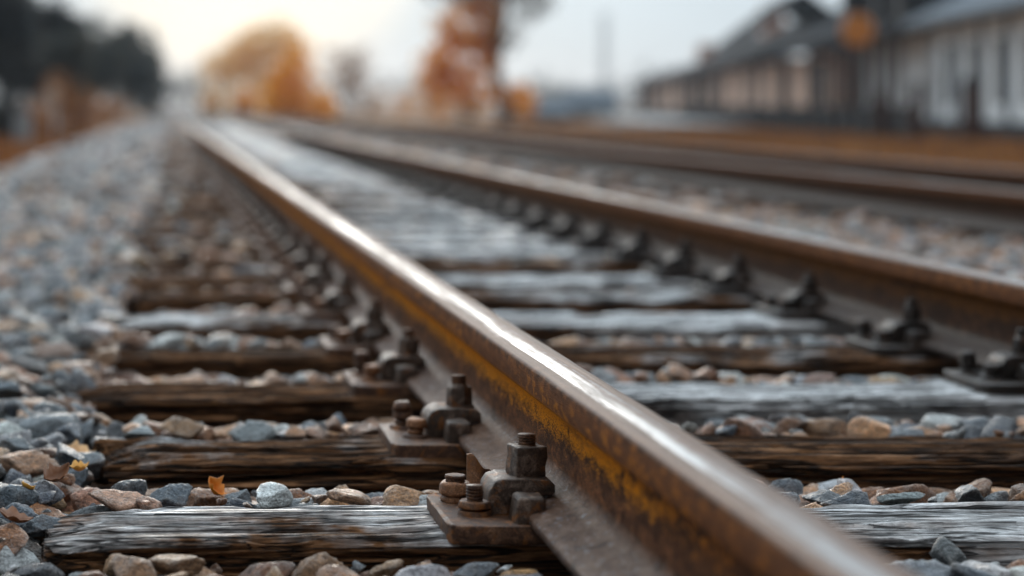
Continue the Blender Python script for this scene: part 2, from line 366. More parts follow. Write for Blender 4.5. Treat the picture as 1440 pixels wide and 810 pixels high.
# ------------------------------------------------------------------ sleepers
def sleeper_mesh(seed, L, W, H, nx, nu, wl, wr, rough=1., seats=()):
    """rounded plank, ends crumbling, grain cracks cut into the surface; top at z=0, centred on x,y"""
    rc = .022
    a = np.linspace(0, 1, nu)
    # path over the cross-section: front bottom -> front top -> back top -> back bottom, denser on the top
    hw = W / 2
    pts, nor = [], []
    segs = [((-hw, -H), (-hw, -rc), (-1, 0)), 'c1', ((-hw + rc, 0), (hw - rc, 0), (0, 1)), 'c2', ((hw, -rc), (hw, -H), (1, 0))]
    n_f, n_c = int(nu * .16), max(4, int(nu * .06)); n_t = nu - 2 * n_f - 2 * n_c
    for s in segs:
        if s == 'c1' or s == 'c2':
            for q in range(n_c):
                th = (q + .5) / n_c * math.pi / 2
                if s == 'c1': d = (-math.cos(th), math.sin(th)); c = (-hw + rc, -rc)
                else: d = (math.sin(th), math.cos(th)); c = (hw - rc, -rc)
                pts.append((c[0] + rc * d[0], c[1] + rc * d[1])); nor.append(d)
        else:
            n = n_t if s[2] == (0, 1) else n_f
            for q in range(n):
                f = (q + .5) / n
                pts.append((s[0][0] + (s[1][0] - s[0][0]) * f, s[0][1] + (s[1][1] - s[0][1]) * f)); nor.append(s[2])
    pts = np.array(pts); nor = np.array(nor); m = len(pts)
    arc = np.concatenate([[0], np.cumsum(np.hypot(*np.diff(pts, axis=0).T))])
    xs = np.linspace(-L / 2, L / 2, nx)
    X, U = np.meshgrid(xs, arc, indexing='ij')
    warp = fbm(X * 1.6, U * 7, seed=seed, oct=3) * .010
    uu = U + warp
    d = fbm(X * 1.3, U * 6, seed=seed + 5, oct=2) * .0045 - .004                       # broad wear
    for k, (nd, rel, dep, wd, fx) in enumerate(((34., .0075, .022, .10, 1.1), (85., .0030, .010, .13, 2.3))):      # the timber splits into long strips
        q = uu * nd + 1.1 * fbm(X * .7, U * 3, seed=seed + 60 + k, oct=2) + seed; cell = np.floor(q); fr = q - cell
        up = vnoise(X * fx, cell * 7.31 + .5, seed=seed + 21 + k) * (1 - fr) + vnoise(X * fx, (cell + 1) * 7.31 + .5, seed=seed + 21 + k) * fr
        st = vnoise(X * fx, cell * 7.31 + .5, seed=seed + 21 + k)
        d = d + rel * rough * (.75 * st + .25 * up) - rel * .35 * np.abs(2 * fr - 1) ** 4
        e = np.minimum(fr, 1 - fr); b = np.round(q)
        gate = np.clip(vnoise(X * 1.5, b * 5.17 + .5, seed=seed + 44 + k) * 1.6 + .45, 0, 1)
        d = d - dep * rough * gate * np.exp(-(e / wd) ** 2)
    for k, (fx, fu, dep, pw) in enumerate(((3, 150, .006, 5), (7, 300, .0026, 3))):
        n = vnoise(X * fx, uu * fu, seed=seed + 31 + k * 7)
        d = d - dep * rough * (1 - np.minimum(1, np.abs(n) * 1.25)) ** pw
    d = d + fbm(X * 14, uu * 190, seed=seed + 3, oct=3) * .0011 * rough
    edge = np.exp(-((np.abs(pts[:, 0]) - hw) ** 2 + (np.abs(pts[:, 1])) ** 2) / .03 ** 2)[None, :]
    chip = np.clip(fbm(X * 5, U * 4, seed=seed + 51, oct=3) - .05, 0, 1) * .030 * edge
    d = d - chip
    endf = np.clip((np.abs(X) - (L / 2 - .10)) / .10, 0, 1)
    d = d - endf ** 2 * (.012 + .012 * vnoise(U * 20, X * 0 + np.sign(X) * 5, seed=seed + 4))
    d = np.clip(d, -.05, .006)
    for sx in seats:                                      # adzed seats under the tie plates stay flat
        k = np.clip((np.abs(X - sx) - .10) / .07, 0, 1); d = d * (.12 + .88 * k)
    Yc = pts[:, 0][None, :] + nor[:, 0][None, :] * d
    Zc = pts[:, 1][None, :] + nor[:, 1][None, :] * d
    Zc = np.minimum(Zc, -.0005)
    Xd = X + np.sign(X) * endf * .02 * vnoise(U * 45, X * 0 + np.sign(X), seed=seed + 8)
    V = np.stack([Xd.ravel(), Yc.ravel(), Zc.ravel()], 1)
    I = np.arange(nx * m).reshape(nx, m)
    F = [np.stack([I[:-1, :-1].ravel(), I[1:, :-1].ravel(), I[1:, 1:].ravel(), I[:-1, 1:].ravel()], 1)]
    F += [I[0][None, :], I[-1][None, ::-1]]
    F += [np.stack([I[:-1, -1], I[1:, -1], I[1:, 0], I[:-1, 0]], 1)]
    wt = wl + (wr - wl) * np.clip((X + L / 2) / L * 2.2 - .35, 0, 1) + .30 * vnoise(X * 1.7, U * 3, seed=seed + 12)
    wt = wt - .42 * (nor[:, 1][None, :] < .5)                                            # weathered grey and painted wet glare, kept to the top
    return mesh_np('sleeper', V, F, True, {'weather': wt.ravel()})  # 'weather' holds weathered grey together with the painted wet glare

SL = [2.595, 3.145, 3.79, 4.37, 5.07, 5.72]
while SL[-1] < 60: SL.append(SL[-1] + .615 + random.uniform(-.03, .03))
LEFT_END = [-.155, -.115, -.175, -.22, -.13, -.1]
ROT = [1.8, .6, .4, .3, .9, -.6]
GREY_GLARE = [(.34, 1.05), (.24, .08), (.02, 1.6), (.02, .10), (.42, 1.35), (.1, .35), (.15, 1.2), (.0, .2), (.1, 1.1), (.1, 1.25), (.1, 1.3), (.1, 1.0)]
ORD = ['nearest', 'second', 'third', 'fourth', 'fifth', 'sixth', 'seventh', 'eighth', 'ninth', 'tenth', 'eleventh', 'twelfth']
LOOK = ['cracked dark sleeper with silvery wet grain, closest of all to the viewer',
        'dark brown cracked sleeper, second in the row, with a wet sheen by its bolts',
        'third sleeper of the row, dark brown outside the rail and silver white between the rails',
        'fourth sleeper of the row, brown and split, after the silver white one',
        'fifth sleeper of the row, grey outside the rail and pale between the rails',
        'sixth sleeper of the row, dull brown grey and slightly blurred',
        'seventh sleeper of the row, pale grey and blurred between the rails',
        'eighth sleeper of the row, dark and blurred', 'ninth sleeper of the row, pale grey and blurred',
        'tenth sleeper of the row, silvery and blurred', 'eleventh sleeper of the row, silvery and blurred', 'twelfth sleeper of the row, silvery and blurred']
X_RIGHT = 2.40
sleepers = []
for i, y in enumerate(SL):
    xl = LEFT_END[i] if i < len(LEFT_END) else random.uniform(-.22, -.08)
    L = X_RIGHT - xl
    W = .235 if i < 6 else random.uniform(.215, .245)
    nx, nu = (900, 300) if i < 2 else (800, 200) if i < 4 else (260, 60) if i < 9 else (60, 30) if i < 30 else (14, 22)
    wl, wr = GREY_GLARE[i] if i < len(GREY_GLARE) else (random.uniform(-.05, .2), random.uniform(.55, 1.25))
    xc = (xl + X_RIGHT) / 2; me = sleeper_mesh(100 + i * 13, L, W, .16, nx, nu, wl, wr, 1., (.44 - xc, XR2 - .07 - xc))
    o = link('sleeper', me, MW); o.location = ((xl + X_RIGHT) / 2, y, random.uniform(-.006, 0) if i > 5 else .004)
    o.rotation_euler = (0, 0, R(ROT[i] if i < len(ROT) else random.uniform(-1, 1)))
    tag(o, LOOK[i] if i < 12 else 'blurred grey timber sleeper far down the near track', 'sleeper', 'timber sleepers of the near track')
    sleepers.append((o.location.copy(), L, W, o.rotation_euler.z))
y = 7.6
base_me = [sleeper_mesh(900 + k, 2.5, .23, .16, 40, 24, .15, .25) for k in range(4)]
sl2 = []
while y < 60:
    o = link('sleeper', base_me[len(sl2) % 4], MW); o.location = (4.1, y, -.005); o.rotation_euler.z = R(random.uniform(-1, 1))
    tag(o, 'dark blurred sleeper under the far track', 'sleeper', 'timber sleepers of the far track')
    sl2.append((o.location.copy(), 2.5, .23, o.rotation_euler.z)); y += .62 + random.uniform(-.03, .03)

# ------------------------------------------------------------------ fastenings
def weather(bm, amp=.0009, freq=90, cuts=2, seed=0):
    if cuts: bmesh.ops.subdivide_edges(bm, edges=bm.edges[:], cuts=cuts, use_grid_fill=True)
    co = np.array([v.co for v in bm.verts]); bm.normal_update()
    d = fbm(co[:, 0] * freq, co[:, 1] * freq, co[:, 2] * freq, seed, 3) * amp
    for v, q in zip(bm.verts, d): v.co += v.normal * float(q)
def bevel(bm, off, seg=2, ang=30):
    bm.normal_update(); 
    e = [e for e in bm.edges if len(e.link_faces) == 2 and e.calc_face_angle(0) > R(ang)]
    bmesh.ops.bevel(bm, geom=e, offset=off, segments=seg, affect='EDGES', profile=.6, clamp_overlap=True)
def part(name, bm, m, parent, seed=0, amp=.0009, cuts=2, smooth=True):
    bmesh.ops.recalc_face_normals(bm, faces=bm.faces)
    weather(bm, amp, 90, cuts, seed)
    return link(name, bm_mesh(name, bm, smooth), m, parent)
OX = .40        # local origin sits at x=.40 of the near rail's frame
def fastening(variant, sd):
    root = empty('rail_fastening')
    bm = bmesh.new()
    poly = [(.338, -.088), (.338, .088), (.343, .1), (.352, .105), (.628, .105), (.628, -.105), (.352, -.105), (.343, -.1)]
    a = [bm.verts.new((x - OX, y, -.004)) for x, y in poly]; f = bm.faces.new(a)
    r = bmesh.ops.extrude_face_region(bm, geom=[f]); bmesh.ops.translate(bm, verts=[v for v in r['geom'] if isinstance(v, bmesh.types.BMVert)], vec=(0, 0, .0235))
    bmesh.ops.subdivide_edges(bm, edges=bm.edges[:], cuts=5); bevel(bm, .0035, 2); part('base_plate', bm, MI2, root, sd, .0022, 0)
    bm = bmesh.new()                                          # raised shoulder the rail foot sits against
    # clip: bulky arch from the plate over the rail foot
    poly = [(.403, .016), (.399, .036), (.401, .050), (.408, .060), (.420, .0645), (.462, .0645), (.478, .063), (.485, .057), (.486, .046), (.480, .0425),
            (.440, .0425), (.433, .0405), (.429, .034), (.428, .016)]
    prism(bm, [(x - OX, z) for x, z in poly], -.034, .038); bevel(bm, .003, 2, 40); part('clip', bm, MI, root, sd + 1, .0012, 2)
    bm = bmesh.new()                                          # lug in front of the clip
    v = box(bm, .423 - OX, .465 - OX, -.088, -.040, .012, .051)
    for q in v:
        if q.co.z > .03: q.co.x = (q.co.x - .044) * .88 + .044; q.co.y += .002 if q.co.y < -.06 else -.004
    bevel(bm, .007, 3); part('lug', bm, MI, root, sd + 2, .0016, 2)
    # big bolt through the clip
    bx, by = .455 - OX, .0; dz = -.006
    bm = bmesh.new()
    if variant == 0:
        v = box(bm, -.0205, .0205, -.0205, .0205, .0690, .1085); bevel(bm, .0032, 2)
        bmesh.ops.rotate(bm, verts=bm.verts, cent=(0, 0, 0), matrix=Matrix.Rotation(R(9), 3, 'Z'))
    else:
        cyl(bm, 0, 0, .0690, .0715, .0235, .0235, 20)
        cyl(bm, 0, 0, .0710, .1010, .0205, .0200, 6); bevel(bm, .0018, 2); bmesh.ops.rotate(bm, verts=bm.verts, cent=(0, 0, .07), matrix=Matrix.Rotation(R(17 * variant), 3, 'Z') @ Matrix.Rotation(R((0, 0, 4, -5)[variant]), 3, 'Y'))
        cyl(bm, 0, 0, .1000, .1050, .0165, .0120, 14)
    bmesh.ops.translate(bm, verts=bm.verts, vec=(bx, by, dz))
    b = part('bolt', bm, MI, root, sd + 3, .0016, 2 if variant == 0 else 1)
    bm = bmesh.new(); z0 = .1015 if variant == 0 else .098
    for k in range(4): cyl(bm, bx, by, z0 + k * .0036, z0 + k * .0036 + .0022, .0120, .0108, 16); cyl(bm, bx, by, z0 + k * .0036 + .0018, z0 + k * .0036 + .0038, .0102, .0115, 16)
    part('thread_stub', bm, MI2, b, sd + 4, .0008, 0)
    # two coach screws on the plate
    for k, (sx, sy) in enumerate(((.3825, -.030), (.372, .058))):
        sx -= OX
        bm = bmesh.new()
        if variant == 0 and k == 0:
            cyl(bm, sx, sy, .017, .0255, .0225, .0205, 22); cyl(bm, sx, sy, .0250, .0285, .0175, .0175, 6); cyl(bm, sx, sy, .0280, .0365, .0215, .0195, 22)
            bevel(bm, .0016, 2); n = part('washer_nut', bm, MI2, root, sd + 5, .0012, 0)
            bm = bmesh.new()
            for q in range(5): cyl(bm, sx, sy, .036 + q * .004, .036 + q * .004 + .0026, .0112, .0098, 16); cyl(bm, sx, sy, .0382 + q * .004, .0402 + q * .004, .0095, .0108, 16)
            part('thread_stub', bm, MI2, n, sd + 6, .0008, 0)
        elif variant == 0:
            cyl(bm, sx, sy, .017, .028, .0195, .0185, 22); cyl(bm, sx, sy, .0275, .0445, .0235, .0205, 18); bevel(bm, .0045, 3)
            n = part('washer_nut', bm, MI3, root, sd + 7, .0018, 0)
            bm = bmesh.new(); cyl(bm, sx, sy, .044, .050, .0130, .012, 16); cyl(bm, sx, sy, .0495, .0535, .0145, .0135, 16); bevel(bm, .0012, 2)
            part('thread_stub', bm, MI2, n, sd + 8, .0008, 0)
        else:
            cyl(bm, sx, sy, .017, .0255, .0225, .020, 22); bevel(bm, .003, 2); n = part('washer_nut', bm, MI2, root, sd + 9, .0012, 0)
            bm = bmesh.new(); cyl(bm, sx, sy, .0252, .0345, .0125, .0125, 16); cyl(bm, sx + .001, sy, .0340, .0490, .0165, .0150, 18); bevel(bm, .0045, 3)
            if k == 1 and variant != 3: cyl(bm, sx, sy, .0485, .0625, .0165, .0125, 18); 
            part('dome_nut', bm, MI3 if k == 0 else MI2, n, sd + 10, .0018, 0)
    return root
def kids(o, allo): return [c for c in allo if c.parent == o]
def copy_tree(o, allo, parent=None, m=None):
    c = o.copy(); C.objects.link(c)
    if m is not None and c.type == 'MESH': c.material_slots[0].link = 'OBJECT'; c.material_slots[0].material = m
    if parent is not None: c.parent = parent
    for ch in kids(o, allo): copy_tree(ch, allo, c, m)
    return c
fa = fastening(0, 500); fb_ = fastening(1, 600); fvar = [fastening(k, 600 + 50 * k) for k in (2, 3)]
MI_SHADED = iron_mat('shaded dark iron', (.020, .014, .011), (.06, .04, .03), .35)  # shaded copy of the iron: shadow painted into the second-rail clips
snapshot = [o for o in bpy.data.objects]
FL = ['heavy rusty clip with square bolt head on the silvery sleeper closest to the viewer',
      'rusty clip with hexagonal bolt and twin domed nuts on the second sleeper',
      'rusty clip and plate with an orange stain on the third sleeper of the row',
      'dark rusty clip with pale plate corner on the fourth sleeper of the row',
      'dark blurred rail clip on the fifth sleeper of the row',
      'dark blurred rail clip on the sixth sleeper of the row', 'dark blurred rail clip on the seventh sleeper of the row',
      'dark blurred rail clip on the eighth sleeper of the row']
FR = {2: 'third', 3: 'fourth', 4: 'fifth', 5: 'sixth', 6: 'seventh', 7: 'eighth'}
for side, rx in ((0, 0.), (1, XR2 - XR1)):
    for i, y in enumerate(SL[:44]):
        if i == 0 and side == 0: o = fa
        elif i == 1 and side == 0: o = fb_
        elif side == 0 and i in (2, 3): o = fvar[i - 2]
        else: o = copy_tree((fb_, *fvar)[(i + side) % 3], snapshot, None, MI_SHADED if side else None)
        loc, L, W, rz = sleepers[i]
        o.location = (OX + rx - TURN[side] * (y - 2.6), y + (OX + rx - loc.x) * math.sin(rz) - (.02 if i == 0 else 0.), 0.001)
        o.rotation_euler.z = rz * .6
        if side == 0: lab = FL[i] if i < len(FL) else 'tiny dark rail clip blurred far along the sharp rail'
        elif i in FR: lab = 'dark rail clip of the second rail, on the %s sleeper of the row' % FR[i]
        else: lab = 'tiny dark rail clip blurred far along the second rail' if i > 7 else 'rail clip of the second rail, on the %s sleeper' % ORD[i]
        tag(o, lab, 'rail fastening', 'bolted clips along the sharp rail' if side == 0 else 'bolted clips along the second rail')
# bent strip of rusty sheet metal behind the nearest plate
ts = np.linspace(0, 1, 14); 
sx = .404 + .004 * np.sin(ts * 6); V = []
for k, tt in enumerate(ts):
    xx = .398 + .036 * tt; zz = .066 - .030 * tt ** 1.6 + .004 * math.sin(tt * 9)
    yy = 2.705 - .018 * math.sin(tt * 3.1)
    for th in (0, .0035): V += [(xx, yy + th, -.035), (xx + .002, yy + th - .004, zz * .5), (xx + .001, yy + th - .012, zz)]
V = np.array(V, float); V[:, 1] += .0015 * vnoise(V[:, 0] * 90, V[:, 2] * 90, seed=3); n = len(ts)
I = np.arange(n * 6).reshape(n, 6); F = []
for k in range(n - 1):
    a, b = I[k], I[k + 1]
    for q in ((0, 1), (1, 2), (2, 5), (5, 4), (4, 3), (3, 0)): F.append((a[q[0]], b[q[0]], b[q[1]], a[q[1]]))
F += [(I[0][0], I[0][1], I[0][4], I[0][3]), (I[0][1], I[0][2], I[0][5], I[0][4]), (I[-1][3], I[-1][4], I[-1][1], I[-1][0]), (I[-1][4], I[-1][5], I[-1][2], I[-1][1])]
o = link('metal_strip', mesh_np('metal_strip', V, np.array(F), False), MI3)
tag(o, 'bent scrap of rusty sheet metal standing behind the square bolt clip', 'scrap metal')

# ------------------------------------------------------------------ ballast
def rock_dirs(sub):
    bm = bmesh.new(); bmesh.ops.create_icosphere(bm, subdivisions=sub, radius=1)
    V = np.array([v.co for v in bm.verts], np.float32); F = np.array([[v.index for v in f.verts] for f in bm.faces], np.int32); bm.free()
    return V, F
def rock(seed, sub, p):
    g = np.random.default_rng(seed); D, F = DIRS[sub]
    nrm = g.normal(size=(g.integers(7, 11), 3)); nrm /= np.linalg.norm(nrm, axis=1)[:, None]
    d = g.uniform(.46, 1.0, len(nrm))
    q = np.maximum(D @ nrm.T / d, 0.02)
    r = (q ** p).sum(1) ** (-1 / p); r = np.minimum(r, 1.45)
    if sub >= 3:
        f = fbm(D[:, 0] * 2.6 + seed, D[:, 1] * 2.6, D[:, 2] * 2.6, seed, 4, .55)
        r = r * (1 + .05 * f + .03 * vnoise(D[:, 0] * 9, D[:, 1] * 9, D[:, 2] * 9, seed + 5))
    V = D * r[:, None]; V = V - (V.max(0) + V.min(0)) / 2
    return (V / ((V.max(0) - V.min(0)) / 2)[None, :] * np.array([1, .95, .9])).astype(np.float32)
DIRS = {k: rock_dirs(k) for k in (2, 3, 4)}
NP = 26
ROCK = {4: [rock(k + 1, 4, 75) for k in range(NP)], 3: [rock(k + 1, 3, 38) for k in range(NP)], 2: [rock(k + 1, 2, 14) for k in range(NP)]}
TONES = {'slate blue': (.115, .148, .182), 'grey': (.225, .25, .275), 'pale grey': (.64, .65, .65), 'tan': (.72, .39, .19), 'brown': (.37, .165, .072), 'dark grey': (.055, .062, .070), 'pinkish': (.62, .33, .20)}
TN = list(TONES)
def tones(x):
    if x < -.16: return [.27, .25, .11, .10, .13, .10, .04]
    if x < XR1: return [.07, .11, .05, .31, .33, .03, .10]
    if x < XR2: return [.16, .20, .14, .18, .20, .06, .06]
    return [.08, .13, .09, .20, .30, .07, .13]
class Bed:
    """drops stones one by one on a height map until the bed reaches its level"""
    def __init__(s, x0, x1, y0, y1, cell):
        s.x0, s.y0, s.c = x0, y0, cell
        s.nx, s.ny = int((x1 - x0) / cell), int((y1 - y0) / cell); s.x1, s.y1 = x1, y1
        X, Y = np.meshgrid(x0 + (np.arange(s.nx) + .5) * cell, y0 + (np.arange(s.ny) + .5) * cell, indexing='ij')
        s.H = ground_z(X, Y)
        s.T = s.level(X, Y)
        bare = (Y < 5.4) | (X > XR1) | (fbm(X * 4, Y * 4, seed=77) < .45)
        for loc, L, W, rz in sleepers + sl2:
            dx, dy = X - loc.x, Y - loc.y
            u = dx * math.cos(rz) + dy * math.sin(rz); v = -dx * math.sin(rz) + dy * math.cos(rz)
            s.H[(np.abs(u) < L / 2) & (np.abs(v) < W / 2)] = -.004
            s.T[(np.abs(u) < L / 2 - .03) & (np.abs(v) < W / 2 - .008) & bare] = -.05
        for rx, tn in ((XR1, TURN[0]), (XR2, TURN[1]), (XR3, 0), (XR4, 0)): s.H[np.abs(X - rx + tn * (Y - 2.6)) < .072] = .5
        for rx0, tn in ((0, TURN[0]), (XR2 - XR1, TURN[1])):
            for y in SL: rx = rx0 - tn * (y - 2.6); s.H[(X > .335 + rx) & (X < .5 + rx) & (np.abs(Y - y) < .108)] = .5
        s.st = []
    def level(s, X, Y):
        n = fbm(X * 2.3, Y * 2.3, seed=41, oct=3)
        T = np.where((X > -.15) & (X < 2.38), -.018 - .016 * np.clip((Y - 4) / 2, 0, 1), .004) + .014 * n
        sy = np.array(SL); nb = np.searchsorted(sy, Y); ya = sy[np.clip(nb - 1, 0, len(sy) - 1)]; yb = sy[np.clip(nb, 0, len(sy) - 1)]
        f = np.clip((Y - ya - .12) / np.maximum(yb - ya - .24, .05), 0, 1)            # each crib slopes down towards the next sleeper
        T = np.where((X > -.12) & (X < 2.38) & (Y < 14), T + .022 - .062 * f, T)
        T = np.where((X > -.12) & (X < XR1) & (Y > 5.4), T + .020, T)
        T = np.where((Y < SL[0]) & (X > -.2), -.004 + .5 * (T - .03), T)
        T = np.where((X > .30) & (X < .62) | (X > 1.45) & (X < 1.8), np.minimum(T, .004), T)
        l = np.clip((-1.25 - X) / .9, 0, 1); T = T - .42 * l * l
        T = np.where((X > 2.85) & (X < 5.35), .0, T)
        r = np.clip((X - 5.5) / 1.2, 0, 1); T = T - .30 * r
        return T
    def drop(s, n, size, tol, flat=(.5, .85), pick=None):
        g = rng
        for k in range(n):
            x = g.uniform(s.x0, s.x1); y = g.uniform(s.y0, s.y1)
            hx = x * FPX / y + VX
            if hx < -160 - 900 / y or hx > 1600 + 900 / y: continue
            r = g.uniform(*size) * .5 if np.isscalar(size[0]) else 0
            a = r * g.uniform(1.0, 1.35); b = r * g.uniform(.75, 1.0); c = r * g.uniform(*flat)
            s.put(x, y, a, b, c, g.uniform(0, 6.283), tol, g)
    def put(s, x, y, a, b, c, yaw, tol, g, tone=None, force=False):
        m = max(a, b); i0 = int((x - m - s.x0) / s.c); i1 = int((x + m - s.x0) / s.c) + 1; j0 = int((y - m - s.y0) / s.c); j1 = int((y + m - s.y0) / s.c) + 1
        if i0 < 0 or j0 < 0 or i1 > s.nx or j1 > s.ny: return None
        X = s.x0 + (np.arange(i0, i1) + .5) * s.c - x; Y = s.y0 + (np.arange(j0, j1) + .5) * s.c - y
        ca, sa = math.cos(yaw), math.sin(yaw)
        U = (X[:, None] * ca + Y[None, :] * sa) / a; W = (-X[:, None] * sa + Y[None, :] * ca) / b
        r2 = U * U + W * W; ins = r2 < .92
        if not ins.any(): return None
        Hs = s.H[i0:i1, j0:j1]
        if Hs[ins].max() > .3 and not force: return None
        low = c * np.sqrt(np.maximum(0, 1 - r2[ins]))
        q = np.sort(Hs[ins] + low); zc = q[int(len(q) * .80)]
        it = min(max(int((x - s.x0) / s.c), 0), s.nx - 1); jt = min(max(int((y - s.y0) / s.c), 0), s.ny - 1)
        if zc + c * .8 > s.T[it, jt] + tol and not force: return None
        Hs[ins] = np.maximum(Hs[ins], zc + low * .92)
        if tone is None: tone = int(g.choice(len(TN), p=tones(x)))
        st = dict(x=x, y=y, z=zc, a=a, b=b, c=c, yaw=yaw, tone=tone, k=int(g.integers(NP)), tilt=(g.normal() * .22, g.normal() * .22), j=g.uniform(.55, 1.4))
        s.st.append(st); return st
def stone_matrix(s):
    return (Matrix.Translation((s['x'], s['y'], s['z'])) @ Matrix.Rotation(s['yaw'], 4, 'Z') @ Euler((s['tilt'][0], s['tilt'][1], 0)).to_matrix().to_4x4()
            @ Matrix.Diagonal((s['a'] * 1.04, s['b'] * 1.04, s['c'] * 1.06, 1)))
def stone_colour(s):
    g = np.random.default_rng(int(abs(s['x'] * 7919 + s['y'] * 104729)) + s['k'])
    c = np.array(TONES[TN[s['tone']]]) * .74 * s['j'] * (1 + g.normal(0, .03, 3)); return np.clip(c, .01, .8)
def stones_mesh(name, st, sub):
    D, F = DIRS[sub]; nv = len(D); V = np.empty((len(st), nv, 3), np.float32); T = np.empty((len(st), nv, 4), np.float32); T[..., 3] = 1
    for i, s in enumerate(st):
        M = np.array(stone_matrix(s), np.float32); V[i] = ROCK[sub][s['k']] @ M[:3, :3].T + M[:3, 3]; T[i, :, :3] = stone_colour(s)
    FF = (F[None] + (np.arange(len(st)) * nv)[:, None, None]).reshape(-1, 3)
    return mesh_np(name, V.reshape(-1, 3), FF, True, {'tint': T.reshape(-1, 4)})

b1 = Bed(-1.1, 2.6, 1.3, 4.75, .006)
# stones one recognises in the photo, first: (px, py of the base, distance, length, depth, height in cm, tone, label)
HERO = [
 (482, 2.79, 6.6, 5.2, 5.0, 'tan', 'tan chunky stone with facets in front of the second sleeper, largest of its gap'),
 (568, 2.76, 7.6, 5.4, 4.2, 'tan', 'pale tan split stone right behind the silvery sleeper, beside the bolted plate'),
 (420, 2.82, 5.6, 4.6, 3.2, 'brown', 'brown flat stone with dark underside left of the tan chunky stone'),
 (492, 2.71, 6.4, 4.0, 2.2, 'pinkish', 'low pinkish stone lying against the back edge of the silvery sleeper'),
 (236, 2.80, 8.2, 5.5, 4.2, 'slate blue', 'broad slate blue stone left of the orange leaf, behind the silvery sleeper'),
 (283, 2.86, 5.6, 5.0, 5.2, 'brown', 'brown stone under the orange leaf in front of the second sleeper'),
 (333, 2.83, 4.0, 3.6, 4.2, 'grey', 'small grey rounded stone right of the orange leaf'),
 (140, 2.82, 8.4, 6.0, 5.6, 'pinkish', 'big pinkish brown stone at the cracked end of the silvery sleeper'),
 (180, 2.80, 5.6, 4.4, 4.0, 'dark grey', 'dark grey stone with pale edges between the pinkish one and the slate blue one'),
 (172, 3.36, 5.4, 5.0, 5.6, 'dark grey', 'dark stone with a pale band at the end of the second sleeper'),
 (40, 2.98, 9.0, 6.4, 4.6, 'pinkish', 'long pinkish grey stone on the left shoulder above the dead leaves'),
 (70, 3.32, 11.5, 8.0, 6.4, 'grey', 'largest grey stone of the shoulder, beside the end of the second sleeper'),
 (20, 2.73, 6.6, 5.6, 6.6, 'slate blue', 'upright slate blue stone at the left picture edge'),
 (228, 3.46, 5.6, 5.0, 4.8, 'tan', 'rounded tan stone between the second and third sleepers, second from the left'),
 (275, 3.46, 4.6, 4.2, 4.0, 'slate blue', 'slate blue stone between the second and third sleepers'),
 (330, 3.47, 7.0, 5.2, 4.4, 'tan', 'pale tan stone with grey side between the second and third sleepers'),
 (395, 3.46, 6.4, 5.0, 4.2, 'brown', 'reddish brown stone between the second and third sleepers, near the plates'),
 (462, 3.44, 6.0, 4.6, 3.6, 'slate blue', 'smooth blue grey stone beside the plate of the second sleeper'),
 (1265, 2.84, 9.6, 6.4, 5.4, 'brown', 'big brown faceted stone between the rails behind the silvery sleeper'),
 (1365, 2.85, 8.6, 6.6, 6.2, 'brown', 'tall brown stone with dark hollow between the rails, right of the big brown one'),
 (1175, 2.82, 5.2, 5.0, 5.4, 'tan', 'grey tan knobbly stone between the rails, near a scrap of orange leaf'),
 (1105, 2.92, 6.6, 5.0, 5.0, 'slate blue', 'blue grey stone just past the polished rail top, behind the silvery sleeper'),
 (1265, 2.76, 6.4, 3.6, 2.4, 'grey', 'low grey stone lying on the back edge of the silvery sleeper between the rails'),
 (1165, 2.98, 6.2, 4.6, 4.6, 'pale grey', 'pale grey stone on top of the tan knobbly one between the rails'),
 (1130, 3.44, 7.0, 4.4, 2.6, 'pale grey', 'flat white topped stone in front of the silver white sleeper'),
 (1235, 3.50, 5.4, 5.0, 6.0, 'grey', 'upright grey stone in front of the silver white sleeper'),
 (1330, 3.46, 9.0, 5.6, 5.4, 'pale grey', 'long pale grey stone leaning between the third and second sleepers, between the rails'),
 (1060, 3.42, 8.0, 5.0, 3.4, 'brown', 'flat brown grey stone on the far edge of the second sleeper, past the polished rail'),
 (1300, 2.32, 9.0, 7.0, 5.2, 'grey', 'grey stone at the bottom edge in front of the silvery sleeper, between the rails'),
 (1385, 2.30, 8.0, 6.0, 4.6, 'slate blue', 'slate blue stone at the bottom edge, between the rails, next to the grey one'),
 (600, 2.33, 9.0, 6.4, 4.6, 'pale grey', 'pale stone at the bottom edge in front of the bolted plate'),
 (715, 2.30, 8.4, 6.0, 4.4, 'grey', 'grey stone at the bottom edge between the plate and the rail foot'),
 (80, 2.30, 12.0, 6.0, 4.2, 'slate blue', 'flat blue grey slab stone at the bottom left corner'),
]
heroes = []
for px, yy, l, dd, hh, tone, lab in HERO:
    st = b1.put((px - VX) * yy / FPX, yy, l / 200, dd / 200, hh / 200, rng.uniform(-.4, .4), 9, rng, TN.index(tone), True)
    if st:
        # rest at the level of the bed rather than on the bare ground
        it = int((st['x'] - b1.x0) / b1.c); jt = int((st['y'] - b1.y0) / b1.c)
        z = max(st['z'], b1.T[it, jt] + .010 - st['c'] * .55); dz = z - st['z']
        st['z'] = z; st['label'] = lab; st['j'] = 1.05; heroes.append(st)
        i0, i1 = int((st['x'] - st['a'] * .8 - b1.x0) / b1.c), int((st['x'] + st['a'] * .8 - b1.x0) / b1.c)
        j0, j1 = int((st['y'] - st['b'] * .8 - b1.y0) / b1.c), int((st['y'] + st['b'] * .8 - b1.y0) / b1.c)
        b1.H[i0:i1, j0:j1] = np.maximum(b1.H[i0:i1, j0:j1], z + st['c'] * .3)
b1.drop(9000, (.05, .085), -.01)
b1.drop(9000, (.05, .082), .018)
b1.drop(6000, (.028, .05), .012)
b1.drop(5000, (.012, .024), .006)
b2 = Bed(-1.75, 5.2, 4.7, 10, .012); b2.drop(26000, (.06, .095), .012); b2.drop(9000, (.035, .055), .006)
